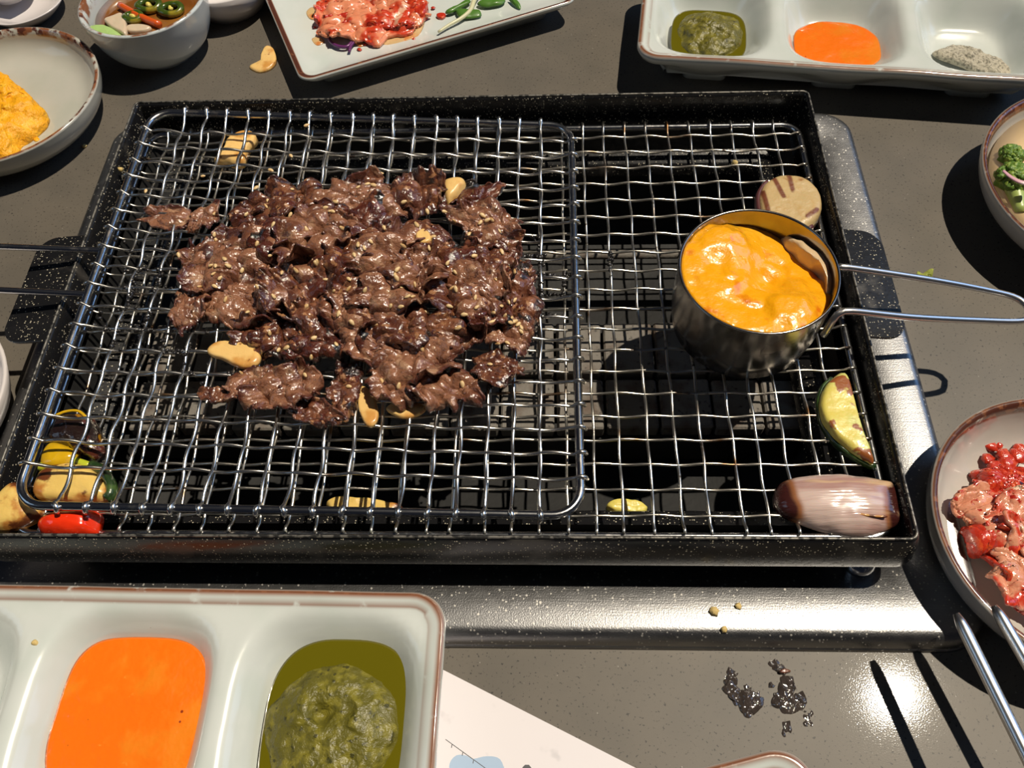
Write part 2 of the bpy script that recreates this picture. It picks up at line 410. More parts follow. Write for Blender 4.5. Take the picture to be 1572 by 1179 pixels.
# ------------------------------------------------------------------ table with an opening for the burner
tb = thing('dining_table', 'dark grey speckled stone dining table top under everything', 'table', (0, 0, 0))
def frame_plate(xo0, xo1, yo0, yo1, xi0, xi1, yi0, yi1, z0, z1):
    o = [(xo0,yo0),(xo1,yo0),(xo1,yo1),(xo0,yo1)]; i = [(xi0,yi0),(xi1,yi0),(xi1,yi1),(xi0,yi1)]
    V = [(x,y,z1) for x,y in o]+[(x,y,z1) for x,y in i]+[(x,y,z0) for x,y in o]+[(x,y,z0) for x,y in i]
    F = []
    for k in range(4):
        j = (k+1)%4
        F += [(k,j,4+j,4+k), (8+j,8+k,12+k,12+j), (8+k,8+j,j,k), (4+k,4+j,12+j,12+k)]
    return V, F
V, F = frame_plate(-75, 75, -52, 40, -22, 10.5, -20.6, .6, -4, 0)
mesh('table_top', V, F, M_table, tb, smooth=False)
for sx in (-1, 1):
    for sy in (-48, 34):
        V, F = box(sx*68-2.5, sx*68+2.5, sy-2.5, sy+2.5, -75, -4); mesh('leg', V, F, M_pit, tb, smooth=False)

# ------------------------------------------------------------------ burner base
def rrect(x0,x1,y0,y1,r,n=10):
    P = []
    for cx_,cy_,a0 in ((x1-r,y1-r,0),(x0+r,y1-r,90),(x0+r,y0+r,180),(x1-r,y0+r,270)):
        for k in range(n+1):
            a = math.radians(a0+90*k/n); P.append((cx_+r*math.cos(a), cy_+r*math.sin(a)))
    return np.array(P)
def rr3(x0,x1,y0,y1,r,z,n=10): P = rrect(x0,x1,y0,y1,r,n); return np.c_[P, np.full(len(P), z)]
bb = thing('tabletop_burner', 'stainless steel burner base set into the table beneath the black grill tray', 'burner', (-5.5, -10, 0))
rings = [rr3(-24.9,14.1,-23.85,3.5,1.6,0.02), rr3(-24.85,14.05,-23.8,3.45,1.55,.25)]
for k in range(0, 9):
    a = math.radians(90*k/8); e = .55*(1-math.sin(a)) if False else 0
    o = .55*(1-math.cos(a)); h = .25+.75*math.sin(a)
    rings.append(rr3(-24.85+o,14.05-o,-23.8+o,3.45-o,1.55-.5*o,h))
rings.append(rr3(-21.2,9.6,-19.9,-.2,1.0,1.0)); rings.append(rr3(-21.2,9.6,-19.9,-.2,1.0,.5))
V, F = rings_mesh(rings, cap1=False)
mesh('steel_surround', V, F, M_steel, bb)
rings = [rr3(-21.2,9.6,-19.9,-.2,1.0,.6), rr3(-20.9,9.3,-19.7,-.4,1.0,-3.2), rr3(-20.5,9.0,-19.4,-.6,1.0,-3.4)]
V, F = rings_mesh([r[::1] for r in rings], cap1=True)
mesh('burner_pit', V, F, M_pit, bb)
# ceramic heat plates in a row over the flame
x = -19.8; k = 0
while x < 8.6:
    wd = 2.1 + .5*rng.rand()
    for (y0,y1) in ((-14.9,-12.4),(-12.2,-9.4)):
        dz = .12*rng.rand()
        V, F = box(x+.06, min(x+wd, 8.9)-.06, y0+.1*rng.rand(), y1-.1*rng.rand(), -.6, .1+dz)
        o = mesh('heat_plate', V, F, M_slab, bb, smooth=False); bevel(o, .08, 1)
    x += wd; k += 1
V, F = box(-20.2, 9.0, -14.95, -14.75, -2.6, -.6); mesh('plate_rail', V, F, M_pit, bb, smooth=False)
V, F = box(-20.2, 9.0, -9.5, -9.3, -2.6, -.6); mesh('plate_rail', V, F, M_pit, bb, smooth=False)
V, F = tube([(-20,-5.2,-.2),(9,-5.2,-.2)], .22, 8); mesh('burner_pipe', V, F, M_slab, bb)
V, F = rings_mesh(lathe([(.55,1.0),(.55,1.25),(.42,1.45),(.2,1.52)], (9.7,-20.9,0), 24)); mesh('support_foot', V, F, M_frame, bb)

# ------------------------------------------------------------------ black enamelled grill tray
tr = thing('grill_tray', 'black speckled enamel grill tray holding the wire grates', 'grill tray', (-5.5, -10, 1.0))
RX0, RX1, RY0, RY1 = -21.75, 10.65, -21.1, 1.05
def rim(o, z, r=.35): return rr3(RX0-o, RX1+o, RY0-o, RY1+o, max(r+o,.1), z, 6)
rings = [rim(.42,2.5,.3), rim(.42,2.75,.3), rim(.30,3.45,.3), rim(.10,4.0,.3), rim(0.02,4.10,.3), rim(-.08,4.08,.3), rim(-.14,3.95,.25), rim(-.20,3.0,.2), rim(-.40,1.85,.2),
         rim(-.65,1.72,.2), rim(-1.95,1.55,.4), rim(-2.05,1.45,.5), rim(-2.15,.9,.5)]
V, F = rings_mesh(rings, cap1=False)
body = mesh('tray_body', V, F, M_enamel, tr)
V, F = tube(rim(-.01,4.11,.3), .055, 6, closed=True); mesh('rim_edge', V, F, M_edge, tr, label='worn bare metal edge of the rim')
# under box between tray and base
rings = [rr3(RX0+.9,RX1-.9,RY0+.9,RY1-.9,.5,3.0), rr3(RX0+1.3,RX1-1.3,RY0+1.3,RY1-1.3,.5,1.01)]
V, F = rings_mesh([r for r in rings], cap1=False); mesh('under_box', V, F, M_pit, tr)
def tab(sgn, y0, y1, xr, xt, z0, z1):
    # plate from rim outward with rounded outer corners
    P = []; r = .9; nx = 8
    P.append((xr, y0)); 
    for k in range(nx+1):
        a = -math.pi/2 + math.pi/2*k/nx; P.append((xt - sgn*r + sgn*r*math.cos(a), y0+r+r*math.sin(a)))
    for k in range(nx+1):
        a = math.pi/2*k/nx; P.append((xt - sgn*r + sgn*r*math.cos(a), y1-r+r*math.sin(a)))
    P.append((xr, y1)); P = np.array(P)
    f = (P[:,0]-xr)/(xt-xr); z = z0 + (z1-z0)*f
    top = np.c_[P, z]; bot = np.c_[P, z-.12]
    n = len(P); V = np.vstack([top,bot]); F = [tuple(range(n)), tuple(range(2*n-1,n-1,-1))] + [(k, n+k, n+(k+1)%n, (k+1)%n) for k in range(n)]
    o = mesh('side_tab', V, F, M_enamel, tr, smooth=False); bevel(o, .04, 2); return o
tab(-1, -12.85, -7.25, RX0-.05, -24.0, 3.95, 3.75)
tab(1, -12.85, -7.35, RX1+.05, 12.35, 3.95, 3.75)

# ------------------------------------------------------------------ lower grate
lg = thing('cooking_grate', 'fixed square-mesh steel grate resting in the black tray', 'grate', (-5.5, -10.5, 3.1))
ZL = 3.3
fr = rr3(-21.0, 10.15, -20.72, -.3, .75, ZL-.05, 8); V, F = tube(fr, .15, 10, closed=True); mesh('frame', V, F, M_frame, lg)
def wire_line(a, b, n, phase, amp, sagf=None):
    """crimped wire from a to b passing n crossings"""
    t = np.linspace(0, 1, n*5+1); P = a[None]*(1-t[:,None]) + b[None]*t[:,None]
    ph = math.pi*(t*n) + phase*math.pi
    w_ = np.cos(ph); P[:,2] += amp*np.sign(w_)*np.abs(w_)**.8
    return P, t
for i in range(30):
    X = -20 + i
    a = np.array([X+rng.normal()*.03, -.3, ZL+.02]); b = np.array([X+rng.normal()*.04, -20.72, ZL+.02])
    P, t = wire_line(a, b, 21, i % 2, .055)
    P[:,2] += np.where((t<.012)|(t>.988), .14, 0)
    P[:,0] += .02*np.sin(t*40+i)
    end = np.array([[X, -.12, ZL+.1],[X,-.06,ZL-.05]])
    P = np.vstack([end[::-1], P])
    V, F = tube(P, .062, 6); mesh('wire', V, F, M_wire, lg)
for j in range(1, 21):
    a = np.array([-21.0, -j, ZL+.02]); b = np.array([10.15, -j+.01, ZL+.02])
    P, t = wire_line(a, b, 31, (j+1) % 2, .055)
    P[:,2] += np.where((t<.008)|(t>.992), .14, 0); P[:,1] += .02*np.sin(t*50+j*2)
    V, F = tube(P, .062, 6); mesh('wire', V, F, M_wire, lg)

# ------------------------------------------------------------------ upper grill basket (tilted: its handle rests on the tray's left rim)
ug = thing('handled_grill_mesh', 'loose bright wire grill mesh with two handle rods, carrying the meat', 'grill mesh', (-10.5, -10.3, 3.6))
def upz(x): return 4.5 + (x+20.45)/19.9*(3.72-4.5)
def upy_top(x): return -.12 + (x+20.45)/19.9*(-.5)
C4 = rrect(-20.45, -.55, -20.15, -.12, 1.05, 9)
top = C4[:,1] > -3
C4[:,1] = np.where(top, C4[:,1] + (C4[:,0]+20.45)/19.9*(-.5), C4[:,1])
fr = np.c_[C4, upz(C4[:,0])]
V, F = tube(fr, .165, 12, closed=True); mesh('frame', V, F, M_frame, ug)
def sag(x, y):
    u = np.clip((x+20.45)/19.9, 0, 1); v = np.clip((y+20.15)/20, 0, 1)
    return -.16*np.clip(np.minimum(np.minimum(u,1-u)*12, np.minimum(v,1-v)*12), 0, 1)
def up_wire(P, t):
    P[:,2] += upz(P[:,0]) + .03 + sag(P[:,0], P[:,1])
    return P
for i in range(18):
    X = -18.8 + i*.99
    a = np.array([X+rng.normal()*.03, upy_top(X), 0]); b = np.array([X+rng.normal()*.04, -20.15, 0])
    P, t = wire_line(a, b, 20, i % 2, .075); P[:,0] += .03*np.sin(t*47+i*1.7)
    P = up_wire(P, t); z0 = upz(X)
    e0 = np.array([[X,upy_top(X)+.25,z0-.02],[X,upy_top(X)+.22,z0+.1],[X,upy_top(X)+.1,z0+.2]]); e1 = np.array([[X,-20.25,z0+.2],[X,-20.37,z0+.1],[X,-20.4,z0-.02]])
    P[0,2] = z0+.22; P[-1,2] = z0+.22
    P = np.vstack([e0, P, e1]); r = np.full(len(P), .068); r[:4] = .10; r[-4:] = .10; r[0] = r[-1] = .06
    V, F = tube(P, r, 8); mesh('wire', V, F, M_wire_clean, ug)
yl = [-1.35-.0+(-18.6+1.35)*i/17 for i in range(18)]; yr = [-1.65+(-18.75+1.65)*i/17 for i in range(18)]
for i in range(18):
    a = np.array([-20.45, yl[i], 0]); b = np.array([-.55, yr[i], 0])
    P, t = wire_line(a, b, 20, (i+1) % 2, .075); P[:,1] += .03*np.sin(t*43+i*2.3)
    P = up_wire(P, t)
    P[0,2] = upz(-20.45)+.22; P[-1,2] = upz(-.55)+.22
    zl_, zr_ = upz(-20.45), upz(-.55)
    P = np.vstack([[[-20.7,yl[i],zl_-.04],[-20.64,yl[i],zl_+.14]], P, [[-.36,yr[i],zr_+.14],[-.3,yr[i],zr_-.04]]])
    r = np.full(len(P), .066); r[:3] = .075; r[-3:] = .075
    V, F = tube(P, r, 8); mesh('wire', V, F, M_wire_clean, ug)
ha, hb = at(157,385,4.52), at(132,452,4.52)
da = at(-160,372,5.6)-ha; db = at(-180,436,5.6)-hb
ha2, hb2 = ha+da*2.0, hb+db*1.85
mid_ = (ha2+hb2)/2 + (da+db)*.5*.12
P = np.vstack([[ha+[.1,0,0]], smooth_line([ha, ha+da, ha2, mid_, hb2, hb+db, hb], 60), [hb+[.1,0,0]]])
V, F = tube(P, .135, 10); mesh('handle_rod', V, F, M_frame, ug)

# ------------------------------------------------------------------ meat
meat_bvh_V = []; meat_bvh_F = []; meat_n = 0
def sheet(c, L, Wd, rot, seed, z0, lift=0., pleat=.30, lam=1.35, th=.17, nu=52, nv=40, floor_z=None):
    u, v = np.meshgrid(np.linspace(-1,1,nu), np.linspace(-1,1,nv), indexing='ij')
    # square to disc
    du = u*np.sqrt(1-v*v/2); dv = v*np.sqrt(1-u*u/2)
    ang = np.arctan2(dv, du); rr = np.hypot(du, dv)
    wob = 1 + .30*vn(np.stack([np.cos(ang)*1.6, np.sin(ang)*1.6, ang*0+seed], -1), seed) + .13*vn(np.stack([np.cos(ang)*5, np.sin(ang)*5, ang*0+seed], -1), seed+5)
    wob = wob + .045*vn(np.stack([np.cos(ang)*13, np.sin(ang)*13, ang*0+seed], -1), seed+6)*np.clip(rr*2-1, 0, 1)
    x = du*wob*L/2*1.15; y = dv*wob*Wd/2*1.15
    P = np.stack([x, y, 0*x], -1)
    Q = P + seed*13.7
    # crumpling: trochoid pleats in a warped direction
    wx = fbm(Q*.45, seed, 2); 
    phi = 2*math.pi*(x*math.cos(seed)+y*math.sin(seed))/lam + wx*4.0
    a = pleat*(0.6+.6*vn(Q*.5+9, seed+3))
    P[...,0] += a*.85*np.sin(phi)*math.cos(seed); P[...,1] += a*.85*np.sin(phi)*math.sin(seed); P[...,2] += a*np.cos(phi)
    phi2 = 2*math.pi*(-x*math.sin(seed)+y*math.cos(seed))/(lam*1.2) + fbm(Q*.5+31, seed+7, 2)*4
    a2 = a*.55
    P[...,2] += a2*np.cos(phi2); P[...,0] -= a2*.7*np.sin(phi2)*math.sin(seed); P[...,1] += a2*.7*np.sin(phi2)*math.cos(seed)
    k_ = min(1.0, pleat/.25)
    P += vnd(Q*1.1, seed+11, 2)*.15*k_
    rg_ = 1-np.abs(fbm(Q*np.array([1.5,2.6,1]), seed+19, 2)); P[...,2] += (rg_-.6)*.24*k_
    P += vnd(Q*3.4, seed+23, 3)*.055
    P[...,2] += (1-np.abs(vn(Q*np.array([4.,9.,1.]), seed+29)))*.05
    # curled rim
    curl = np.clip((rr-.72)/.28, 0, 1)
    P[...,2] += curl**2*.6*k_*fbm(np.stack([np.cos(ang)*1.5, np.sin(ang)*1.5, ang*0+seed*3.], -1), seed+41, 2)
    cr, sr = math.cos(rot), math.sin(rot)
    X = P[...,0]*cr - P[...,1]*sr + c[0]; Y = P[...,0]*sr + P[...,1]*cr + c[1]; Z = P[...,2] + z0 + lift + .32
    flo = (4.22 + (X+20.45)/19.9*(-.62) + .12) if floor_z is None else floor_z + 0*X
    Z = np.where(Z < flo+.05, flo + .05*np.exp(np.clip((Z-flo-.05)*3, -20, 0)) , Z)
    G = np.stack([X,Y,Z], -1)
    gu = np.gradient(G, axis=0); gv = np.gradient(G, axis=1); Nn = np.cross(gu, gv); Nn /= np.linalg.norm(Nn, axis=-1)[...,None]+1e-9
    t_ = th*(1-.45*np.clip((rr-.85)/.15,0,1))[...,None]
    A = (G+Nn*t_/2).reshape(-1,3); B = (G-Nn*t_/2).reshape(-1,3); n = nu*nv
    idx = np.arange(n).reshape(nu,nv)
    q = np.stack([idx[:-1,:-1], idx[1:,:-1], idx[1:,1:], idx[:-1,1:]], -1).reshape(-1,4)
    F = q.tolist() + (q[:,::-1]+n).tolist()
    bd = list(idx[:,0]) + list(idx[-1,1:]) + list(idx[::-1,-1][1:]) + list(idx[0,::-1][1:-1])
    for k in range(len(bd)):
        a_, b_ = int(bd[k]), int(bd[(k+1)%len(bd)]); F.append((b_, a_, a_+n, b_+n))
    e = np.clip((rr-.55)/.45, 0, 1).reshape(-1)
    return np.vstack([A,B]), F, np.r_[e,e]
HEAP = 'overlapping meat slices of the main heap'
HEAPL = 'glossy brown grilled beef slice folded into the sesame-strewn heap'
# px, py, length px, width px, angle deg (image, counter-clockwise), tone, layer, label
MEATS = [
 (258,334,88,30,-8,1,0,'thin pale meat strip sticking out at the upper left of the heap'),
 (312,333,52,40,60,1,0.2,'pointed purple-brown meat curl beside the upper left strip'),
 (300,430,52,150,8,1,0.3,'long curved meat slice forming the left edge of the heap'),
 (345,395,110,90,20,1,.5,'broad pale sesame-dotted meat slice at the left of the heap'),
 (370,455,130,80,-10,1,.4,'wide pale meat slice at the lower left of the heap'),
 (410,520,100,50,-15,0,.1,'dark glossy meat fold just right of the large garlic chip'),
 (410,330,90,70,30,0,.3,'red-brown curled meat slice at the top left of the heap'),
 (470,310,120,60,5,0,.4,'rolled meat slice along the upper edge of the heap'),
 (530,302,100,58,15,1,.5,'pink-brown rolled meat end at the upper middle edge of the heap'),
 (440,395,110,80,-30,1,.6,"creased pale beef slice just inside the upper left of the heap, under the rolled slices"),(480,360,110,80,40,1,.9,"raised beef fold above the heap's centre left, sprinkled with a few seeds"),(560,345,90,70,-20,2,.7,"ruffled brown beef slice behind the heap's centre, below the cupped fold"),
 (605,310,70,70,70,1,.6,'cupped meat fold at the top right of the heap, left of the garlic'),
 (650,300,70,80,80,0,.7,'upright meat fold directly left of the garlic chip behind the heap'),
 (715,305,90,46,25,2,.3,'dark crisp meat edge right of the garlic chip behind the heap'),
 (745,345,110,70,-20,1,.5,'sesame-covered meat fold at the upper right of the heap'),
 (770,385,60,80,-10,0,.5,'smooth reddish meat lobe at the right edge of the heap'),
 (520,420,110,80,-10,2,.5,"dark crisp beef slice in the middle of the heap, left of the centre"),(590,385,110,80,30,1,1.0,'ring-shaped curled meat slice at the centre of the heap'),(650,370,100,70,-40,0,.8,"ruffled brown beef slice between the ring-shaped curl and the seeded upper right fold"),
 (690,400,100,70,10,2,.3,"dark beef slice in the hollow right of the ring-shaped curl"),(560,470,110,70,-25,1,.8,"pale beef fold low in the heap's middle, left of the plump fold"),(620,440,120,80,20,1,1.0,'plump pale meat fold right of the heap centre'),
 (690,445,100,70,-30,0,.7,"brown beef slice right of the plump fold in the heap"),(735,440,90,90,60,1,.8,'light meat fold with ridges near the right edge of the heap'),
 (785,450,60,110,0,0,.2,'seeded meat slice hanging over the right edge of the heap'),
 (620,495,130,60,-12,0,.7,"wide glazed beef slice just above the large hanging slice"),(500,480,110,70,35,0,.5,"brown beef slice low in the heap, above the dark flat slice"),(455,450,100,70,-30,0,.6,"creased beef slice left of the dark crisp middle slice"),
 (780,508,64,50,-30,1,.3,'rounded meat lump heaped with sesame at the lower right of the heap'),
 (700,505,90,70,40,1,.3,'arched meat strip at the lower right of the heap'),
 (490,530,110,44,8,2,.1,'dark flat meat slice at the lower middle of the heap'),
 (560,520,100,60,-30,1,.4,"beef slice at the lower edge of the heap above the narrow upright piece"),(635,545,130,90,-25,1,.4,'large ridged meat slice hanging below the heap'),
 (685,595,90,62,-10,1,.1,'charred-edge meat tip at the lower right of the hanging slice'),
 (620,585,80,60,20,1,.2,"ruffled beef slice joining the arched strip to the lower tip"),
 (762,562,70,44,-5,0,0,'small dark meat scrap apart from the heap at its lower right'),
 (385,592,64,66,-60,1,0,'pale meat lump at the left of the detached lower cluster'),
 (425,600,70,56,10,1,.2,'shiny meat lump at the centre of the detached lower cluster'),
 (460,588,56,50,60,1,.1,'purple-sheened meat fold at the right of the detached lower cluster'),
 (475,632,100,34,-18,0,0,'shredded dark meat strip beneath the detached lower cluster'),
 (528,600,40,84,-4,0,0,'narrow upright meat piece left of the small garlic chip'),
 (330,606,44,18,-10,0,-.1,'tiny red meat scrap on the wires left of the lower cluster'),
 (430,360,80,60,60,2,.7,"dark glazed beef fold near the top left of the heap, under the pale creased one"),(540,385,80,60,0,0,1.0,"dark glazed beef fold right on the heap's centre, under the ring-shaped curl"),(370,360,80,50,40,0,.2,"small dark beef slice under the red-brown curl at the heap's left shoulder"),(640,410,80,60,60,1,1.2,"topmost pale beef fold at the heap's centre right"),
 (440,500,90,50,20,0,.3,"dark beef slice at the lower left edge of the heap above the cluster"),(590,300,60,40,10,0,.2,"small beef slice beneath the cupped fold at the top of the heap"),(750,480,70,50,20,2,.6,"dark beef slice under the seeded right edge of the heap"),(600,520,80,50,50,2,.2,"crisp dark beef slice at the lower middle, behind the hanging slice"),(500,345,90,60,-40,1,.9,"highest pale beef fold in the upper middle of the heap"),
]
for k, (px,py,l,wd,ang,tone,lay,lab) in enumerate(MEATS):
    z0 = 3.95 + lay*.92
    c = at(px, py, z0+.45); sc_ = 1.0/(at(px+1, py, z0)[0]-at(px, py, z0)[0])
    big = min(l, wd)/sc_
    V, F, e = sheet(c, l/sc_*.98, wd/sc_*1.04, math.radians(ang), k+3, z0, 0, pleat=min(.40, .15*big), lam=max(.9, min(1.7, big*.62)), th=.14, nu=84, nv=64)
    o = mesh('meat_slice', V, F, (M_meat, M_meat2, M_meat3)[tone], attrs={'edge': e})
    if lab: tag(o, lab, 'meat', 'grilled beef slices')
    else: tag(o, HEAPL, 'meat', HEAP)
    meat_bvh_V.append(V); meat_bvh_F += [tuple(i+meat_n for i in f) for f in F]; meat_n += len(V)
mv = np.concatenate(meat_bvh_V)
bvh = BVHTree.FromPolygons(mv.tolist(), meat_bvh_F)
co = CAM
def drop_on_meat(px, py):
    d = ray(px, py); h = bvh.ray_cast(Vector(co), Vector(d))
    return (h[0], h[1]) if h[0] is not None else None

# sesame seeds, placed one by one where the photograph shows them
SEEDS = [(448,291),(411,309),(408,317),(500,319),(511,325),(378,329),(330,328),(329,360),(331,369),(394,374),(415,392),(476,393),(324,408),(350,408),(331,409),(274,392),(272,418),(328,421),(338,427),(307,441),(347,460),(432,419),(485,404),(487,402),(515,310),(506,325),(550,288),(573,284),(564,283),
 (620,310),(656,325),(682,325),(697,341),(737,342),(741,331),(755,337),(748,338),(665,364),(569,371),(550,376),(544,392),(559,381),(610,414),(687,404),(619,377),(658,381),(770,387),(609,427),(607,423),(536,444),(536,429),(513,447),(617,442),(636,437),(699,418),(760,430),(728,393),(791,417),(634,456),(626,456),(700,444),(694,443),(629,468),(616,471),(732,472),(730,457),(769,470),(782,464),(790,461),(713,483),(758,480),(776,485),(785,488),(790,494),(795,498),(800,503),(783,495),(800,509),(755,495),(779,527),(764,527),(703,503),(752,560),(648,535),(612,592),(586,586),(702,566),(710,590),(520,482),(540,495),(402,491),(371,572),(469,576),(536,594),(427,537),(483,519),(516,529),(478,548),(414,511),(440,534),(330,440),(345,398),(372,415),(420,345),(446,330),(470,352),(525,350),(590,350),(640,345),(600,470),(655,480),(690,470),(560,445),(575,500),(720,360),(766,355),(500,430),(470,470),(455,415),(395,440),(420,455),(380,480)]
def seed_mesh():
    V = []; F = []
    rg = []
    for a in np.linspace(0, math.pi, 7)[1:-1]:
        x = -math.cos(a)*.15; r = math.sin(a)*.078*(1.15 if x < 0 else .9)
        rg.append(np.array([(x, r*math.cos(t), r*.62*math.sin(t)) for t in np.arange(8)/8*2*math.pi]))
    return rings_mesh(rg, cap0=True, cap1=True)
sv, sf = seed_mesh()
seed_me = bpy.data.meshes.new('sesame_seed'); seed_me.from_pydata((sv*S).tolist(), [], sf); seed_me.materials.append(M_sesame)
seed_me.polygons.foreach_set('use_smooth', [True]*len(seed_me.polygons))
def put_seed(pos, nrm, group, label):
    o = bpy.data.objects.new('sesame_seed', seed_me); col.objects.link(o)
    q = Vector(nrm).to_track_quat('Z','Y'); o.rotation_mode = 'QUATERNION'
    from mathutils import Quaternion
    o.rotation_quaternion = q @ Quaternion((0,0,1), random.uniform(0, 6.28))
    o.location = (Vector(pos) + Vector(nrm)*.03)*S
    s_ = random.uniform(.8, 1.1); o.scale = (s_, s_, s_)
    tag(o, label, 'sesame seed', group)
for (px,py) in SEEDS:
    h = drop_on_meat(px, py)
    if h:
        n_ = h[1] if h[1].z > 0 else -h[1]
        put_seed(h[0], n_, 'sesame seeds on the meat', 'small toasted sesame seed stuck to the grilled meat')
for (px,py) in [(224,294),(393,289),(447,240),(471,193),(416,262),(585,267),(312,271)]:
    p_ = at(px, py, 3.42 if px < 300 else 4.3); put_seed(p_, (0,0,1), 'sesame seeds on the grill wires', 'stray toasted sesame seed lying on the bare grill wires')

# ------------------------------------------------------------------ garlic slices on the mesh
def slab(name, pts, z, H, material, label, cat, seed=0, amp=.03, freq=1.2, p=14, group=None, tilt=(0,0), parent=None, **kw):
    V, F = blob(pix(pts, z+H*.6), z, H, p=p, amp=amp, freq=freq, seed=seed, tilt=tilt, **kw)
    o = mesh(name, V, F, material, parent)
    if parent is None: tag(o, label, cat, group)
    return o
G = 'roasted garlic slices'
slab('garlic_slice', [(317,538),(330,525),(352,522),(378,527),(395,538),(401,549),(394,560),(375,565),(358,560),(340,551),(325,546)], 4.28, .2, M_garlic, 'large curved golden garlic slice on the wires at the lower left of the meat', 'garlic', 1, group=G)
slab('garlic_slice', [(552,594),(562,594),(574,606),(581,630),(579,646),(570,655),(560,650),(552,632),(549,612)], 4.0, .16, M_garlic, 'pale garlic slice lying under a wire at the bottom middle of the meat', 'garlic', 2, group=G)
slab('garlic_slice', [(593,628),(608,617),(635,616),(654,624),(648,634),(630,641),(612,640)], 3.95, .15, M_garlic, 'translucent garlic slice peeking out beneath the hanging meat slice', 'garlic', 3, group=G)
slab('garlic_slice', [(680,278),(697,271),(712,273),(716,284),(704,300),(688,312),(680,300)], 4.3, .7, M_garlic, 'golden garlic slice behind the upper right of the meat', 'garlic', 4, group=G, p=4)
slab('garlic_slice', [(668,534),(676,530),(680,540),(677,550),(670,548)], 4.35, .3, M_garlic, 'sliver of garlic showing between two meat strips at the lower right', 'garlic', 5, group=G)
slab('garlic_slice', [(638,360),(650,352),(660,358),(662,370),(650,376),(640,370)], 5.1, .3, M_garlic, 'garlic piece tucked into the middle of the meat heap', 'garlic', 6, group=G)
slab('garlic_slice', [(340,238),(350,212),(368,201),(388,203),(394,214),(380,232),(374,250),(358,252),(345,248),(328,247)], 3.45, .45, M_garlic, 'browned garlic wedge caught between the two grates at the upper left', 'garlic', 7, group=G, amp=.06)
slab('garlic_slice', [(382,102),(398,98),(401,82),(408,70),(418,72),(424,86),(423,98),(412,107),(395,110)], 0.0, .2, M_garlic, 'curved garlic slice lying alone on the table behind the tray', 'garlic', 8, group=G)

# burnt residue clinging to wires
mb = MB(); ico = None
def lump(c, r, seed):
    rg = []
    for a in (.5,1.1,1.7,2.3,2.8): rg.append(np.array([(math.sin(a)*math.cos(t), math.sin(a)*math.sin(t), math.cos(a)) for t in np.arange(6)/6*2*math.pi]))
    V, F = rings_mesh(rg, True, True); V = V*r*(1+.35*vn(V*2+seed, seed))[:,None] + np.asarray(c); return V, F
for (cx_,cy_,sx_,sy_,n_) in ((205,455,18,70,60),(225,500,60,30,50),(250,425,45,25,45),(285,540,45,40,40),(330,590,30,20,18),(815,400,22,30,60),(850,440,32,50,60),(935,400,18,20,16),(745,590,22,16,25),(160,505,20,30,18),(380,335,16,20,16)):
    for k in range(n_):
        px, py = cx_+rng.normal()*sx_*.5, cy_+rng.normal()*sy_*.5
        z = (upz(at(px,py,4.2)[0])-.12) if px < 880 else 3.35
        p_ = at(px, py, z)
        # stick to the nearest wire line
        if px < 880:
            if rng.rand() < .5: p_[0] = -18.8 + round((p_[0]+18.8)/.99)*.99
            else: p_[1] = -1.4 + round((p_[1]+1.4)/1.012)*1.012
        else: p_[0] = round(p_[0])
        p_ += rng.normal(size=3)*[.05,.05,.03]
        V, F = lump(p_, .05+.06*rng.rand(), k); mb.add(V, F)
V, F = mb.get(); tag(mesh('burnt_residue', V, F, M_burnt), 'black burnt crumbs caked on the mesh wires around the meat', 'burnt residue', kind='stuff')

# ------------------------------------------------------------------ measuring cup with cheese
CX, CY = 5.98, -11.85
cup = thing('steel_cup', 'small stainless steel cup with long wire handle on the right grate', 'cup', (CX, CY, 3.42))
R = 2.9; zt = 6.95; zb = 3.44
prof = [(0.3,zb),(R-.55,zb),(R-.35,zb+.06),(R-.2,zb+.25),(R-.06,zb+1.2),(R,zt-.05),(R,zt),(R-.07,zt+.02),(R-.1,zt-.05),(R-.17,zb+1.2),(R-.35,zb+.35),(.3,zb+.2)]
V, F = rings_mesh(lathe(prof, (CX,CY,0), 96), cap0=True, cap1=True)
mesh('cup_body', V, F, M_cup, cup)
h0 = at(1292,411,6.3); h1 = at(1283,480,6.0)
P = [h0+[-.12,-.05,0], h0+[.15,0,.02], at(1430,430,5.4), at(1520,447,4.6), at(1558,457,4.3), at(1577,470,4.2), at(1580,482,4.2), at(1568,493,4.2), at(1500,492,4.6), at(1400,487,5.4), at(1310,478,6.05), at(1290,480,6.05), at(1281,488,5.9), at(1270,505,5.35), at(1264,514,5.0)]
P = smooth_line(P, 70)
V, F = tube(P, .135, 10); mesh('wire_handle', V, F, M_chop, cup)
# cheese surface
n = 96; th_ = np.arange(n)/n*2*math.pi; rings = []
def chz(x, y):
    dx, dy = x-CX, y-CY
    z = 6.55 - .15*dx - .10*dy - .16*np.clip(dx*.8+dy*.6,0,9)**1.5/2
    z -= .55*np.exp(-((dx-.55)**2+(dy+.15)**2)/.55)
    z += .35*np.exp(-((dx-1.2)**2+(dy+1.3)**2)/.9) + .35*np.exp(-((dx+1.0)**2+(dy-1.6)**2)/.7)
    P3 = np.stack([x*1.0, y*1.0, 0*x], -1)
    return z + .16*fbm(P3*.9, 3, 3) + .10*np.abs(vn(P3*1.6, 9))
for k in range(30):
    r = (R-.13)*(1-k/30.)
    x = CX+r*np.cos(th_); y = CY+r*np.sin(th_); rings.append(np.c_[x, y, np.minimum(chz(x,y), 6.88)])
low = rings[0].copy(); low[:,2] -= .9; low[:,:2] = (low[:,:2]-[CX,CY])*.97+[CX,CY]
V, F = rings_mesh([low]+rings, cap0=True, cap1=True)
tag(mesh('melted_cheese', V, F, M_cheese), 'bubbling orange melted cheese filling the steel cup', 'cheese')
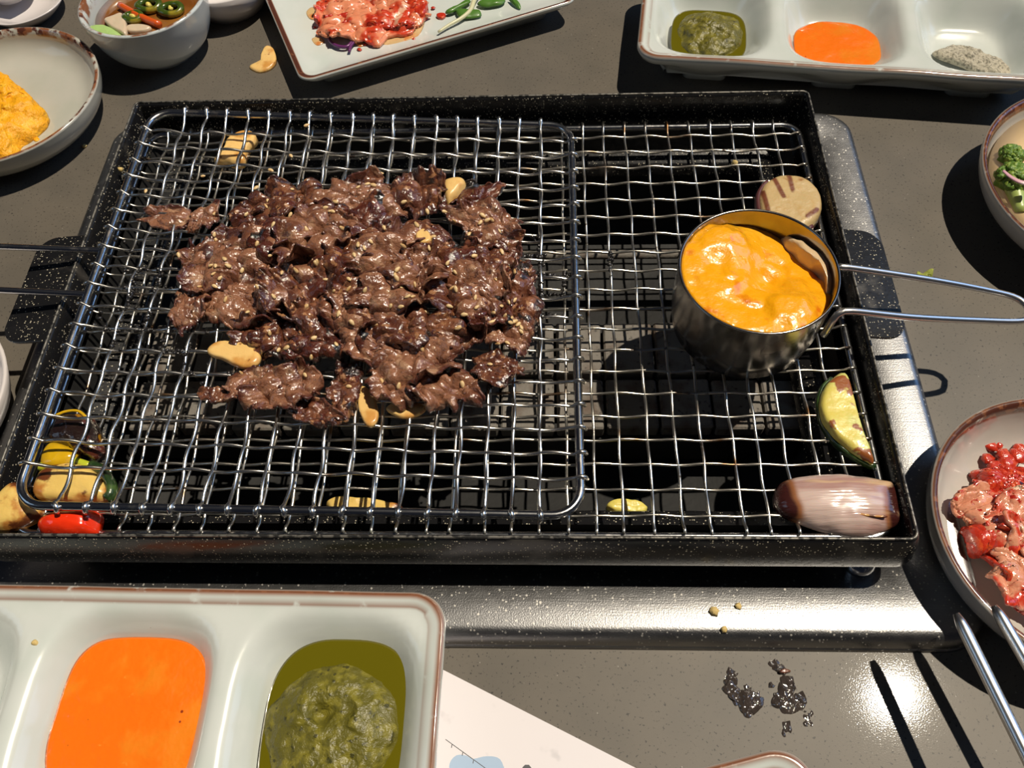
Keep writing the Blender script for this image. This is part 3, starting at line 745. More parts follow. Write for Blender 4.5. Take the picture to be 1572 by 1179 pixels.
V, F = blob(pix([(1205,352),(1240,368),(1268,385),(1283,405),(1288,440),(1280,462),(1272,440),(1262,412),(1238,392),(1210,370)], 6.3), 5.6, .85, p=3, amp=.12, freq=1.2, seed=5)
tag(mesh('cream_filling', V, F, M_cream), 'pale creamy filling showing at the right wall of the cup', 'filling')

# ------------------------------------------------------------------ vegetables on the grate
ZG = 3.40
eg = thing('root_vegetable_slice', 'round grilled vegetable slice with dark grill marks behind the cup', 'vegetable slice', (9.0,-5.6,ZG))
pts = pix([(1165,300),(1172,280),(1190,266),(1215,262),(1240,268),(1258,284),(1266,305),(1262,325),(1248,342),(1225,352),(1195,350),(1172,330)], 4.1)
V, F = blob(pts, ZG, .65, p=16, amp=.03, freq=1.5, seed=2)
mk = np.zeros(len(V))
for a, b in (((1188,268),(1204,300)),((1212,266),(1218,290)),((1240,330),(1256,318)),((1172,290),(1180,320))):
    a = at(*a,4.15)[:2]; b = at(*b,4.15)[:2]; d = b-a; t = np.clip(((V[:,:2]-a)@d)/(d@d),0,1); q = a+t[:,None]*d
    mk = np.maximum(mk, 1-np.linalg.norm(V[:,:2]-q, axis=1)/.26)
mk = np.maximum(mk, np.where(V[:,2] < ZG+.25, 1, 0))
mesh('flesh', V, F, M_eggp, eg, attrs={'mark': mk})
L = smooth_loop(pts, 64); cc = L.mean(0); aa = np.degrees(np.arctan2(L[:,1]-cc[1], L[:,0]-cc[0])) % 360
L = L[np.argsort(aa)]; aa = np.sort(aa); L3 = np.c_[cc+(L-cc)*.99, np.full(64, ZG+.30)][(aa > 120) & (aa < 305)]
V, F = tube(L3, .12, 8, sq=2.0); mesh('skin', V, F, M_eskin, eg)

zu = thing('zucchini_slice', 'yellow-green grilled zucchini half slice at the right edge of the grate', 'zucchini', (9.3,-15.8,ZG))
zp = [(1298,565),(1282,574),(1268,590),(1260,612),(1262,632),(1270,650),(1286,670),(1310,690),(1335,705),(1344,709),(1340,690),(1330,668),(1322,640),(1315,610),(1307,580)]
V, F = blob(pix(zp, 3.9), ZG, .5, p=16, amp=.035, freq=1.2, seed=9, n=80); mesh('flesh', V, F, M_zuc, zu)
P = smooth_line([at(x,y,3.62) for x,y in [(1276,578),(1262,592),(1256,614),(1258,634),(1266,654),(1282,676),(1306,696),(1334,711),(1344,713)]], 30)
P[:,2] -= .22; P[:,0] += .05; V, F = tube(P, .09, 8, sq=2.0); mesh('green_skin', V, F, M_zskin, zu)

on = thing('red_onion_wedge', 'glossy grilled red onion layer with charred ends in the right front corner', 'onion', (8.5,-19.6,ZG))
op = [(1192,765),(1196,742),(1210,729),(1240,723),(1285,721),(1330,724),(1365,730),(1382,736),(1389,765),(1388,795),(1370,808),(1340,816),(1305,816),(1270,809),(1235,797),(1205,784)]
V, F = blob(pix(op, 3.9), ZG-.05, .75, p=3.0, amp=.06, freq=.9, seed=4, n=80, nr=16)
pl = at(1192,758,4.1)[0]; prr = at(1388,775,4.1)[0]; yy0 = V[:,1].min()
e = np.maximum(np.clip(1-(V[:,0]-pl)/1.3, 0, 1), np.clip(1-(prr-V[:,0])/.8, 0, 1))*1.7 + .35*vn(V*1.8, 8)
mesh('onion_layer', V, F, M_ronion, on, attrs={'edge': e})
P = smooth_line([at(x,y,4.02) for x,y in [(1295,782),(1315,788),(1340,792),(1362,793)]], 16); V, F = tube(P, [.03]+[.05]*14+[.03], 6); mesh('split', V, F, M_zuc2, on)

# left front corner vegetables, beneath the upper mesh
slab('tomato_wedge', [(48,806),(55,792),(75,784),(110,779),(140,778),(150,786),(148,800),(140,815),(100,822),(62,820)], 3.38, .85, M_tom, 'glossy red tomato wedge in the left front corner of the tray', 'tomato', 3, p=2.5, amp=.05)
zq = thing('squash_slice', 'browned yellow-green zucchini half under the left front corner of the mesh', 'zucchini', (-17.7,-18.6,ZG))
V, F = blob(pix([(45,745),(55,722),(78,711),(110,708),(138,716),(158,732),(168,752),(160,765),(120,768),(75,766),(50,760)], 3.8), ZG, .6, p=6, amp=.04, seed=12); mesh('flesh', V, F, M_zuc2, zq)
P = smooth_line([at(x,y,3.55) for x,y in [(60,718),(82,711),(112,708),(140,716)]], 16); V, F = tube(P, .16, 8, sq=1.2); mesh('yellow_skin', V, F, M_yskin, zq)
P = smooth_line([at(x,y,3.7) for x,y in [(142,714),(158,724),(170,742),(172,758),(164,766)]], 16); V, F = tube(P, .2, 8, sq=1.4); mesh('green_skin', V, F, M_zskin, zq)
slab('zucchini_slice', [(-25,792),(-10,768),(10,745),(26,738),(40,752),(52,772),(60,782),(48,795),(25,806),(0,812),(-20,808)], 3.4, .6, M_zuc2, 'browned zucchini slice leaning in the extreme left front corner', 'zucchini', 22, p=5, tilt=(-.1,.05))
V, F = blob(pix([(58,712),(62,690),(75,676),(100,680),(118,690),(120,706),(100,716),(75,720)], 3.7), 3.4, .45, p=4, amp=.04, seed=14)
e = np.clip((V[:,0]-at(108,700,3.7)[0])/.5, 0, 1); tag(mesh('pepper_piece', V, F, M_pepper, attrs={'edge': e}), 'flat yellow pepper piece above the browned zucchini half', 'pepper')
V, F = blob(pix([(70,668),(78,645),(88,632),(110,630),(135,634),(148,652),(152,672),(158,688),(140,702),(118,692),(90,680)], 3.8), 3.4, .7, p=2.5, amp=.08, seed=15)
pc = tag(mesh('charred_pepper', V, F, M_char), 'curled blackened pepper piece with yellow edge near the left tray wall', 'pepper')
P = smooth_line([at(x,y,3.85) for x,y in [(82,640),(100,632),(120,631),(133,641)]], 16); V, F = tube(P, .06, 6); mesh('yellow_edge', V, F, M_pepper, pc, attrs={'edge': [0]*len(V)})
slab('food_scrap', [(500,770),(530,765),(570,767),(600,772),(620,780),(600,790),(550,792),(510,788)], .9, .4, M_zuc2, 'orange-brown food scrap fallen into the pit below the front of the grate', 'food scrap', 31, amp=.12)
slab('food_scrap', [(930,778),(945,768),(975,766),(995,775),(990,788),(950,790)], .9, .4, M_zuc, 'yellow food scrap fallen into the pit right of the upper mesh', 'food scrap', 32, amp=.1)

# ------------------------------------------------------------------ compartment sauce dishes
def sauce_dish(name, label, origin, rot, ncomp, pitch=7.0, Wd=8.4, seed=0, z0=0., group=None):
    """origin: rear right rim corner of the dish; local -x along its length, -y towards its front"""
    Lx = pitch*ncomp+.5
    cr, sr = math.cos(rot), math.sin(rot)
    def W(P): 
        P = np.asarray(P); return np.c_[origin[0]+P[:,0]*cr-P[:,1]*sr, origin[1]+P[:,0]*sr+P[:,1]*cr, P[:,2]+z0]
    nu, nv = 26*ncomp+14, 44
    u, v = np.meshgrid(np.linspace(-1,1,nu), np.linspace(-1,1,nv), indexing='ij')
    # rounded rectangle mapping: pull the corners in
    hx, hy = Lx/2, Wd/2; r = 1.15
    x = u*hx; y = v*hy
    ax = np.abs(x)-(hx-r); ay = np.abs(y)-(hy-r); m_ = (ax > 0) & (ay > 0)
    mxx = np.maximum(ax, ay); hyp = np.hypot(ax, ay)+1e-9; f = np.where(m_, mxx/hyp, 1)
    x = np.where(m_, np.sign(x)*((hx-r)+ax*f), x); y = np.where(m_, np.sign(y)*((hy-r)+ay*f), y)
    edge = np.minimum(hx-np.abs(u*hx), hy-np.abs(v*hy)) # distance to edge
    wavy = .07*vn(np.stack([x*.35+seed, y*.35, 0*x], -1), 5+seed)
    z = np.full_like(x, 2.30)
    for c in range(ncomp):
        cx_ = hx-.25-pitch*(c+.5)
        a, b = pitch/2-.12, Wd/2-.38
        d = (np.abs((x-cx_)/a)**3.6 + np.abs(y/b)**3.6)**(1/3.6)
        t = np.clip((d-.50)/.5, 0, 1); s_ = t*t*(3-2*t)
        z = np.minimum(z, np.where(d < 1, .55 + 1.78*s_, 9))
    z = np.minimum(z, 2.30) + .22*np.exp(-(edge/.32)**2) + wavy*np.exp(-edge*1.5)
    brown = np.exp(-(edge/.22)**2)*.75 + .6*np.exp(-((edge-.42)/.12)**2)
    G_ = np.stack([x+hx*0, y, z], -1)
    G_[...,0] -= hx; G_[...,1] -= hy
    idx = np.arange(nu*nv).reshape(nu,nv); V = [G_.reshape(-1,3)]; B = [brown.reshape(-1)]
    F = np.stack([idx[:-1,:-1], idx[1:,:-1], idx[1:,1:], idx[:-1,1:]], -1).reshape(-1,4).tolist()
    bd = np.array(list(idx[:,0]) + list(idx[-1,1:]) + list(idx[::-1,-1][1:]) + list(idx[0,::-1][1:-1]))
    ringp = G_.reshape(-1,3)[bd]; cen = np.array([-hx,-hy]); prev = bd; nb = len(bd); cnt = nu*nv
    for (o_, dz, bv) in ((.10,-.08,.5),(.12,-.25,.05),(.0,-.55,0),(-.5,-1.2,0),(-1.1,-1.9,0),(-1.5,-2.2,0)):
        dirn = ringp[:,:2]-cen; sx_ = np.sign(dirn); q = ringp.copy()
        q[:,0] += sx_[:,0]*o_*np.clip((np.abs(dirn[:,0])-(hx-1.6))/1.2,0,1); q[:,1] += sx_[:,1]*o_*np.clip((np.abs(dirn[:,1])-(hy-1.6))/1.2,0,1)
        if o_ < -.4:   # scalloped underside between the wells
            sc_ = .5+.5*np.cos((q[:,0]+.25)/pitch*2*math.pi)
            q[:,2] = np.maximum(ringp[:,2]+dz, .18) + .45*sc_*(-2 < dz < -1)
        else: q[:,2] = ringp[:,2]+dz
        V.append(q); B.append(np.full(nb, bv)); new = np.arange(cnt, cnt+nb); cnt += nb
        for k in range(nb):
            k2 = (k+1)%nb; F.append((int(prev[k2]), int(prev[k]), int(new[k]), int(new[k2])))
        prev = new
    F.append(tuple(int(i) for i in prev))
    V = W(np.concatenate(V))
    root = thing(name, label, 'sauce dish', (W([[-hx,-hy,0]])[0]), group)
    mesh('dish_body', V, F, M_porc, root, attrs={'brown': np.concatenate(B)})
    for c in range(ncomp):
        cx_ = -.25-pitch*(c+.5)
        a, b = 1.2, 1.2
        P = rrect(cx_-a,cx_+a,-hy-b-1.5,-hy+b+1.5,.4,4); r0 = np.c_[P, np.full(len(P), .42)]; r1 = r0.copy(); r1[:,2] = 0
        V, F = rings_mesh([W(r0), W(r1)], cap1=True); mesh('foot', V, F, M_porc, root, attrs={'brown': np.zeros(len(V))})
    def well(c): return W([[-.25-pitch*(c+.5), -hy, 1.6]])[0]
    return root, W, well
def pool(name, W, cx_, cy_, a, b, z, material, label, cat, seed, amp=.03, pw=3.0, dome=.08, freq=.8):
    th = np.arange(72)/72*2*math.pi
    rings = []
    wv = 1 + .05*vn(np.c_[np.cos(th)*1.3, np.sin(th)*1.3, th*0+seed], seed)
    for k, f in enumerate([.9,1,.97,.9,.8,.7,.6,.5,.4,.3,.2,.1]):
        x = cx_+a*f*wv*np.sign(np.cos(th))*np.abs(np.cos(th))**(2/pw); y = cy_+b*f*wv*np.sign(np.sin(th))*np.abs(np.sin(th))**(2/pw)
        zz = z - .3 if k == 0 else z + dome*(1-f*f)
        rings.append(np.c_[x, y, np.full(72, zz)])
    V, F = rings_mesh(rings, cap0=True, cap1=True); V = W(V)
    V[:,2] += amp*fbm(V*freq, seed, 3)*(V[:,2] > z-.1)
    return tag(mesh(name, V, F, material), label, cat)
d1, W1, well1 = sauce_dish('sauce_dish', 'pale three-well sauce dish with brown rim in the left foreground', (-5.35,-22.62,0.03), math.radians(-.6), 3, seed=1, group='three-well sauce dishes')
pool('herb_sauce_oil', W1, -3.45, -4.05, 2.5, 2.75, 1.52, M_oil, 'green oil around the herb paste in the foreground dish', 'oil', 2, amp=.01, dome=0)
pool('orange_sauce', W1, -10.55, -4.15, 2.6, 2.8, 1.55, M_orange, 'smooth orange chilli sauce in the middle well of the foreground dish', 'sauce', 4, amp=.03)
V, F = blob([ (W1([[ -3.55+2.3*math.cos(a)*(1+.06*math.sin(3*a)), -4.5+2.4*math.sin(a), 0]])[0][:2]) for a in np.arange(12)/12*6.283], 1.3, .85, p=2.4, amp=.12, freq=1.4, seed=8, n=110, nr=34, oct=4,
            zfun=lambda V: -.5*np.exp(-((V[:,0]-at(495,1095,2)[0])**2+(V[:,1]-at(495,1095,2)[1])**2)/.12))
tag(mesh('herb_paste', V, F, M_pesto), 'coarse green herb paste mound in the foreground dish', 'sauce')
tag(mesh('dried_seed', *blob(pix([(47,984),(53,980),(58,986),(54,992),(48,990)], 2.35), 2.28, .12, n=16, nr=3), M_crumb), 'single tan seed on the divider of the foreground dish', 'seed')

d2, W2, well2 = sauce_dish('sauce_dish', 'pale three-well sauce dish with brown rim behind the tray at the upper right', (3.2+21.5*math.cos(math.radians(-7.0)), 6.05+21.5*math.sin(math.radians(-7.0)), 0.0), math.radians(-7.0), 3, pitch=7.0, seed=4, group='three-well sauce dishes') if False else (None,None,None)
rot2 = math.radians(-7.2)
fr_l = np.array([3.15, 6.05]); ex = np.array([math.cos(rot2), math.sin(rot2)]); ey = np.array([-math.sin(rot2), math.cos(rot2)])
o2 = fr_l + ex*21.5 + ey*8.4
d2, W2, well2 = sauce_dish('sauce_dish', 'pale three-well sauce dish with brown rim behind the tray at the upper right', (o2[0],o2[1],0.0), rot2, 3, seed=4, group='three-well sauce dishes')
pool('herb_sauce_oil', W2, -17.75, -5.05, 2.05, 2.35, 1.35, M_oil, 'thin green oil under the herb paste in the rear sauce dish', 'oil', 12, amp=.01, dome=0)
V, F = blob([(W2([[-17.75+1.85*math.cos(a)*(1+.08*math.sin(3*a+1)), -4.85+2.0*math.sin(a), 0]])[0][:2]) for a in np.arange(12)/12*6.283], 1.2, .7, p=2.4, amp=.14, freq=1.5, seed=18, n=90, nr=26, oct=4)
tag(mesh('herb_paste', V, F, M_pesto), 'green herb paste mound in the left well of the rear sauce dish', 'sauce')
pool('orange_sauce', W2, -10.9, -5.15, 2.25, 2.0, 1.35, M_orange, 'orange chilli sauce in the middle well of the rear sauce dish', 'sauce', 14, amp=.05, dome=.1)
V, F = blob(pix([(1437,70),(1455,62),(1480,60),(1510,70),(1540,82),(1557,98),(1552,110),(1530,112),(1500,100),(1470,88),(1448,80)], 1.2), .72, .45, p=2, amp=.09, freq=3, seed=3, n=80, nr=16)
tag(mesh('seasoning_salt', V, F, M_powder), 'small heap of grey seasoning salt in the right well of the rear sauce dish', 'seasoning', kind='stuff')
# corner of a third dish at the bottom edge
d3, W3, well3 = sauce_dish('sauce_dish', 'corner of a pale brown-rimmed dish cut off by the bottom edge', (6.15,-27.3,0.0), math.radians(14), 1, pitch=6.0, Wd=6.0, seed=7)

# ------------------------------------------------------------------ bowls and plates
def bowl(name, label, cat, c, r, h, rfoot, material, wob=.01, seed=1, flat=.62, th=.28, z0=0., sx=1, sy=1, rot=0):
    root = thing(name, label, cat, (c[0], c[1], z0))
    prof = [(rfoot*.9,.25),(rfoot*.92,0.0),(rfoot,0.0),(rfoot*1.02,.22),(rfoot*1.18+.1,.4)]
    for k in range(1,9):
        t = k/8; prof.append((rfoot*1.18+.1+(r-rfoot*1.18-.1)*(1-(1-t)**1.9), .4+(h-.4)*(t**1.35)))
    prof += [(r+.01,h+.07),(r-.10,h+.13),(r-.22,h+.08)]
    br = [0]*(len(prof)-3) + [.25,.95,.95]
    ri = r-.30
    for k in range(1,11):
        t = k/10; prof.append((ri*flat+(ri-ri*flat)*math.cos(t*math.pi/2), .75+(h-.75)*(1-math.sin(t*math.pi/2))))
        br.append(.8 if k == 1 else 0)
    prof.append((ri*flat*.5,.68)); br.append(0); prof.append((.15,.68)); br.append(0)
    rings = lathe(prof, (c[0],c[1],z0), 80, wob, seed, sx, sy, rot)
    V, F = rings_mesh(rings, cap0=True, cap1=True)
    A = np.r_[np.repeat(br, 80), [0,0]]
    mesh('bowl_body', V, F, material, root, attrs={'brown': A})
    return root
# left bowl with yellow egg
bowl('serving_bowl', 'shallow pale bowl with dark speckled rim at the upper left, holding yellow egg', 'bowl', (-31.3,4.45), 5.55, 2.0, 3.7, M_porc_c, .008, 2, flat=.72)
V, F = blob(pix([(-75,95),(-30,90),(0,103),(20,118),(45,138),(61,160),(55,178),(38,192),(28,200),(18,206),(12,222),(-5,232),(-50,225),(-85,170)], 1.7), .66, 1.2, p=5, amp=.16, freq=2.2, seed=6, n=140, nr=34, oct=5)
tag(mesh('egg_piece', V, F, M_egg), 'fluffy bright yellow egg piece in the left bowl', 'egg')
tag(mesh('egg_crumb', *blob(pix([(48,212),(54,208),(60,213),(54,217)], .8), .7, .1, n=16, nr=3), M_egg), 'tiny yellow egg crumb on the floor of the left bowl', 'crumb')
# soy bowl
bowl('soy_bowl', 'small deep celadon bowl of soy broth and vegetables at the top left', 'bowl', (-24.25,10.55), 3.45, 3.2, 1.85, M_porc_b, .02, 1, flat=.55)
V, F = rings_mesh([np.c_[-24.25+r_*np.cos(th_), 10.55+r_*np.sin(th_), np.full(n, z_)] for r_, z_ in ((2.75,2.0),(2.95,2.4),(2.4,2.4),(1.6,2.4),(.8,2.4),(.2,2.4))], cap0=True, cap1=True)
tag(mesh('soy_broth', V, F, M_soy), 'dark amber soy broth in the small deep bowl', 'broth')
slab('wasabi_dab', [(129,45),(135,36),(150,34),(165,37),(178,44),(187,54),(165,56),(142,53)], 2.45, .35, M_wasabi, 'pale green wasabi dab at the left edge of the soy bowl', 'wasabi', 2, amp=.06, p=2.5)
slab('onion_petal', [(160,30),(175,24),(188,20),(194,35),(194,54),(185,50),(170,42)], 2.4, .35, M_onionw, 'pale onion piece beside the wasabi dab in the soy bowl', 'onion', 5)
slab('onion_petal', [(196,40),(215,38),(232,42),(225,48),(205,50),(195,47)], 2.38, .25, M_onionw, 'amber-soaked onion piece at the front of the soy bowl', 'onion', 6)
V, F = tube(smooth_line([at(x,y,2.6) for x,y in [(184,8),(205,20),(225,30),(245,38)]], 12), .2, 8); tag(mesh('carrot_stick', V, F, M_carrot), 'red carrot stick across the soy bowl', 'carrot')
for k, (px,py,r_,lb) in enumerate([(228,8,.62,'green chilli ring behind the red stick in the soy bowl'),(262,14,.6,'green chilli ring at the right of the soy bowl'),(204,26,.45,'green chilli ring under the red stick in the soy bowl')]):
    c = at(px,py,2.6); P = [c+np.array([r_*math.cos(a), r_*.75*math.sin(a), .04*math.sin(2*a)]) for a in np.arange(20)/20*6.283]
    V, F = tube(P, .2, 8, closed=True); o = mesh('chilli_ring', V, F, M_chili); tag(o, lb, 'chilli', 'chilli rings in the soy bowl')
    V, F = lump(c, .17, k); mesh('core', V, F, M_zuc, o)
# saucer at the top left corner; the cup is added for its shaded part
sc = at(34,0,.9)
rings = lathe([(1.2,.0),(1.5,.0),(2.1,.5),(2.55,.95),(2.6,1.05),(2.5,1.05),(2.0,.75),(1.3,.3),(.2,.25)], (sc[0],sc[1],0), 64, .03, 3)
V, F = rings_mesh(rings, cap0=True, cap1=True); tag(mesh('saucer', V, F, M_cups), 'pinkish white saucer cut off by the top left corner', 'saucer')
rings = lathe([(.9,.7),(1.1,.7),(1.7,1.5),(1.95,2.6),(1.9,2.66),(1.8,2.6),(1.5,1.6),(.8,.9),(.2,.85)], (sc[0]-1.1,sc[1]+.9,0), 64, .01, 5)
V, F = rings_mesh(rings, cap0=True, cap1=True); tag(mesh('shading_cup', V, F, M_cups), 'added white cup on the corner saucer, standing in for its shaded part', 'cup')
rings = lathe([(1.6,.0),(2.0,.0),(2.7,1.0),(3.0,2.0),(2.9,2.05),(2.75,1.9),(1.8,.45),(.2,.4)], (-21.0,14.85,0), 64, .01, 6)
V, F = rings_mesh(rings, cap0=True, cap1=True); tag(mesh('side_dish', V, F, M_cups), 'pale dish barely entering the frame at the top, right of the soy bowl', 'dish')
rings = lathe([(2.0,.0),(2.4,.0),(4.0,1.4),(4.5,2.6),(4.4,2.66),(4.25,2.5),(3.2,.9),(.2,.6)], (-28.35,-14.9,0), 64, .005, 6)
V, F = rings_mesh(rings, cap0=True, cap1=True); tag(mesh('edge_bowl', V, F, M_cups), 'white bowl sliver at the left edge beside the burner base', 'bowl')

# soup bowl
bowl('soup_bowl', 'speckled brown-rimmed bowl of cream soup at the right edge', 'bowl', (24.65,-3.25), 6.15, 2.35, 3.6, M_porc_d, .004, 4, flat=.7)
V, F = rings_mesh([np.c_[24.65+r_*np.cos(th_), -3.25+r_*np.sin(th_), np.full(n, z_)] for r_, z_ in ((5.1,1.4),(5.55,1.75),(4,1.75),(3,1.75),(2,1.75),(1,1.75),(.2,1.75))], cap0=True, cap1=True)
tag(mesh('cream_soup', V, F, M_soup), 'smooth cream coloured soup in the right bowl', 'soup')
def broccoli(c, r, label, seed, stalk):
    root = thing('broccoli_floret', label, 'broccoli', c)
    mb = MB()
    for k in range(70):
        a = rng.rand()*6.283; el = math.acos(rng.rand()**.7); d = np.array([math.cos(a)*math.sin(el), math.sin(a)*math.sin(el), math.cos(el)*.8])
        V, F = lump(np.array(c)+d*r*.8+[0,0,.1], r*.24, k); mb.add(V, F)
    V, F = lump(np.array(c)+[0,0,.0], r*.75, 2); mb.add(V, F)
    V, F = mb.get(); mesh('crown', V, F, M_broc, root)
    V, F = tube(smooth_line([np.array(c), np.array(c)*.5+np.array(stalk)*.5, np.array(stalk)], 10), np.linspace(r*.55,r*.3,10), 8); mesh('stalk', V, F, M_brocs, root)
broccoli(at(1550,243,1.85), .62, 'small broccoli floret furthest back in the cream soup', 1, at(1560,256,1.7))
broccoli(at(1553,278,2.0), .85, 'larger broccoli floret with pale stalk at the front of the cream soup', 2, at(1567,325,1.8))
V, F = tube(smooth_line([at(x,y,2.9) for x,y in [(1540,262),(1552,272),(1568,280),(1590,284)]], 16), np.linspace(.08,.16,16), 8, sq=.5); tag(mesh('onion_sliver', V, F, M_pink), 'pink onion sliver lying on the broccoli', 'onion')

# kimchi bowl
bowl('kimchi_bowl', 'wide cream plate with thin brown rim line at the right, holding kimchi', 'bowl', (17.2,-20.15), 5.25, 2.75, 2.9, M_porc_d, .01, 3, flat=.62)
def leaf(name, pts, z, H, material, label, seed, amp=.1, tilt=(0,0)):
    V, F = blob(pix(pts, z+H*.6), z, H, p=3, amp=amp, freq=1.1, seed=seed, n=80, nr=14, oct=3, tilt=tilt)
    return tag(mesh(name, V, F, material), label, 'kimchi')
def kleaf(px, py, L, Wd, rot, z, material, label, seed, pleat=.3, lam=1.6):
    V, F, e = sheet(at(px,py,z), L, Wd, math.radians(rot), seed, z, pleat=pleat, lam=lam, th=.22, nu=80, nv=60, floor_z=.95)
    tag(mesh('kimchi_leaf', V, F, material), label, 'kimchi', 'kimchi leaves')
kleaf(1548,800, 3.4, 2.2, 10, 1.1, M_kim, 'folded red and white kimchi leaf at the back of the kimchi pile', 151)
kleaf(1592,872, 3.2, 3.6, -60, 1.4, M_kim, 'large pale striped kimchi leaf on top at the front of the pile', 152, .2, 2.2)
kleaf(1548,890, 3.2, 1.1, -70, 1.0, M_kimred, 'deep red kimchi edge hanging along the left of the pile', 153, .25, 1.2)
kleaf(1548,748, 2.6, 1.1, -12, .9, M_kimred, 'bright red kimchi strip behind the folded leaf', 154, .22, 1.2)
kleaf(1610,820, 3.6, 3.6, 30, 1.3, M_kim, 'kimchi leaf at the right of the pile, partly outside the frame', 155, .25, 1.8)
for k, (x,y,r_) in enumerate([(1522,686,.28),(1534,684,.15),(1560,700,.35),(1545,712,.4),(1528,718,.35),(1515,705,.25),(1565,690,.3),(1508,733,.2),(1540,700,.3)]):
    V, F = lump(at(x,y,1.15), r_, 60+k); V[:,2] = (V[:,2]-1.1)*.5+1.15; tag(mesh('chilli_paste_bit', V, F, M_kimred), 'small red chilli paste bit on the kimchi plate behind the leaves', 'chilli paste', 'chilli paste bits in the kimchi plate')

# rectangular plate
ang = math.atan2(6.2, 14.1); ux = np.array([math.cos(ang), math.sin(ang)]); uy = np.array([-ux[1], ux[0]])
cn = np.array([-14.95, 5.55]); LX, LY = 16.6, 11.0
def PW(x, y, z): x, y = np.asarray(x), np.asarray(y); return np.c_[cn[0]+ux[0]*x+uy[0]*y, cn[1]+ux[1]*x+uy[1]*y, np.full(len(x), 1.)*z]
def prr_(o, r, z): P = rrect(o, LX-o, o, LY-o, r, 8); return PW(P[:,0], P[:,1], z)
spec_ = [(1.6,.5,.0,0),(1.3,.6,.0,0),(1.2,.6,.35,0),(.35,.7,1.0,0),(.0,.8,1.40,0),(.02,.8,1.5,.3),(.12,.75,1.56,.95),(.26,.7,1.50,.95),(.42,.6,1.38,.1),(.9,.5,1.12,0),(1.8,.5,1.0,0),(3.5,.5,.95,0)]
V, F = rings_mesh([prr_(o,r,z) for o,r,z,b_ in spec_], cap0=True, cap1=True)
nn = len(prr_(0,.5,0)); A = np.r_[np.repeat([s_[3] for s_ in spec_], nn), [0,0]]
rp = thing('rectangular_plate', 'rectangular celadon plate with thin brown rim line at the top of the frame', 'plate', (PW([LX/2],[LY/2],0)[0]))
mesh('plate_body', V, F, porcelain('celadon_plate', rim=.30), rp, attrs={'brown': A})
for (px,py,l_,w_,a_,m_,sd,lb) in ((568,14,5.6,4.2,15,M_radish,201,'large pink-red kimchi piece on the rectangular plate'),(560,30,4.6,1.5,-4,M_kimred,202,'red chilli-coated edge in front of the large kimchi piece')):
    V, F, e = sheet(at(px,py,1.4), l_, w_, math.radians(a_), sd, .95, pleat=.18, lam=1.6, th=.3, nu=80, nv=56, floor_z=1.12)
    tag(mesh('radish_piece', V, F, m_), lb, 'kimchi')
slab('radish_piece', [(634,20),(642,5),(655,3),(657,18),(648,27)], 1.05, .5, M_kimred, 'small red kimchi chunk right of the large piece on the rectangular plate', 'kimchi', 42, amp=.08)
slab('chilli_flake', [(670,22),(678,19),(685,22),(680,28),(672,27)], 1.0, .15, M_kimred, 'small red chilli flake beside the sprout on the rectangular plate', 'chilli', 43, n=24, nr=4)
P = smooth_line([at(x,y,1.2) for x,y in [(522,38),(508,46),(505,60),(516,70),(532,72),(541,64),(550,58)]], 36); V, F = tube(P, .10, 6); tag(mesh('purple_cabbage_shred', V, F, M_purple), 'curled purple cabbage shred on the rectangular plate', 'cabbage')
P = smooth_line([at(x,y,1.2) for x,y in [(536,79),(539,70),(545,63)]], 10); V, F = tube(P, .09, 6); tag(mesh('purple_cabbage_shred', V, F, M_purple), 'short purple cabbage shred at the end of the curled one', 'cabbage')
sp = thing('herb_sprout', 'green sprout with white stalk on the rectangular plate', 'herb', at(700,25,1.05))
P = smooth_line([at(x,y,1.3) for x,y in [(673,49),(690,38),(708,28),(722,16),(728,0),(735,-12)]], 20); V, F = tube(P, np.linspace(.07,.17,20), 8); mesh('stalk', V, F, M_sprout, sp)
for pts in ([(700,14),(715,12),(735,14),(738,22),(720,25),(706,24)], [(732,2),(755,-6),(775,-4),(770,4),(745,8)], [(683,16),(700,8),(715,-4),(722,0),(705,12),(690,18)], [(780,-5),(795,0),(799,10),(792,8)]):
    V, F = blob(pix(pts, 1.3), 1.15, .18, p=3, amp=.05, n=32, nr=6, seed=len(pts)); mesh('leaf', V, F, M_herb, sp)
for k, pts in enumerate(([(470,18),(480,10),(486,22),(482,30),(474,28)],[(478,60),(490,56),(498,64),(486,70)],[(545,66),(555,62),(560,68),(552,72)],[(605,66),(612,62),(618,66),(610,70)],[(570,60),(592,62),(610,55),(640,40),(655,20),(640,60),(600,72)])):
    slab('sauce_smear', pts, .99, .05, M_stain, 'thin orange sauce smear on the rectangular plate', 'sauce smear', 70+k, n=32, nr=4, group='sauce smears on the rectangular plate', amp=.01)
for k, (x,y,r_) in enumerate([(491,40,.16),(483,42,.1),(552,76,.14),(560,68,.1),(635,60,.12),(545,62,.1),(665,12,.12),(499,52,.1)]):
    V, F = lump(at(x,y,1.05), r_, 80+k); V[:,2] = (V[:,2]-1.0)*.5+1.02; tag(mesh('chilli_flake', V, F, M_kimred), 'tiny red chilli flake scattered around the food on the rectangular plate', 'chilli', 'chilli flakes on the rectangular plate')

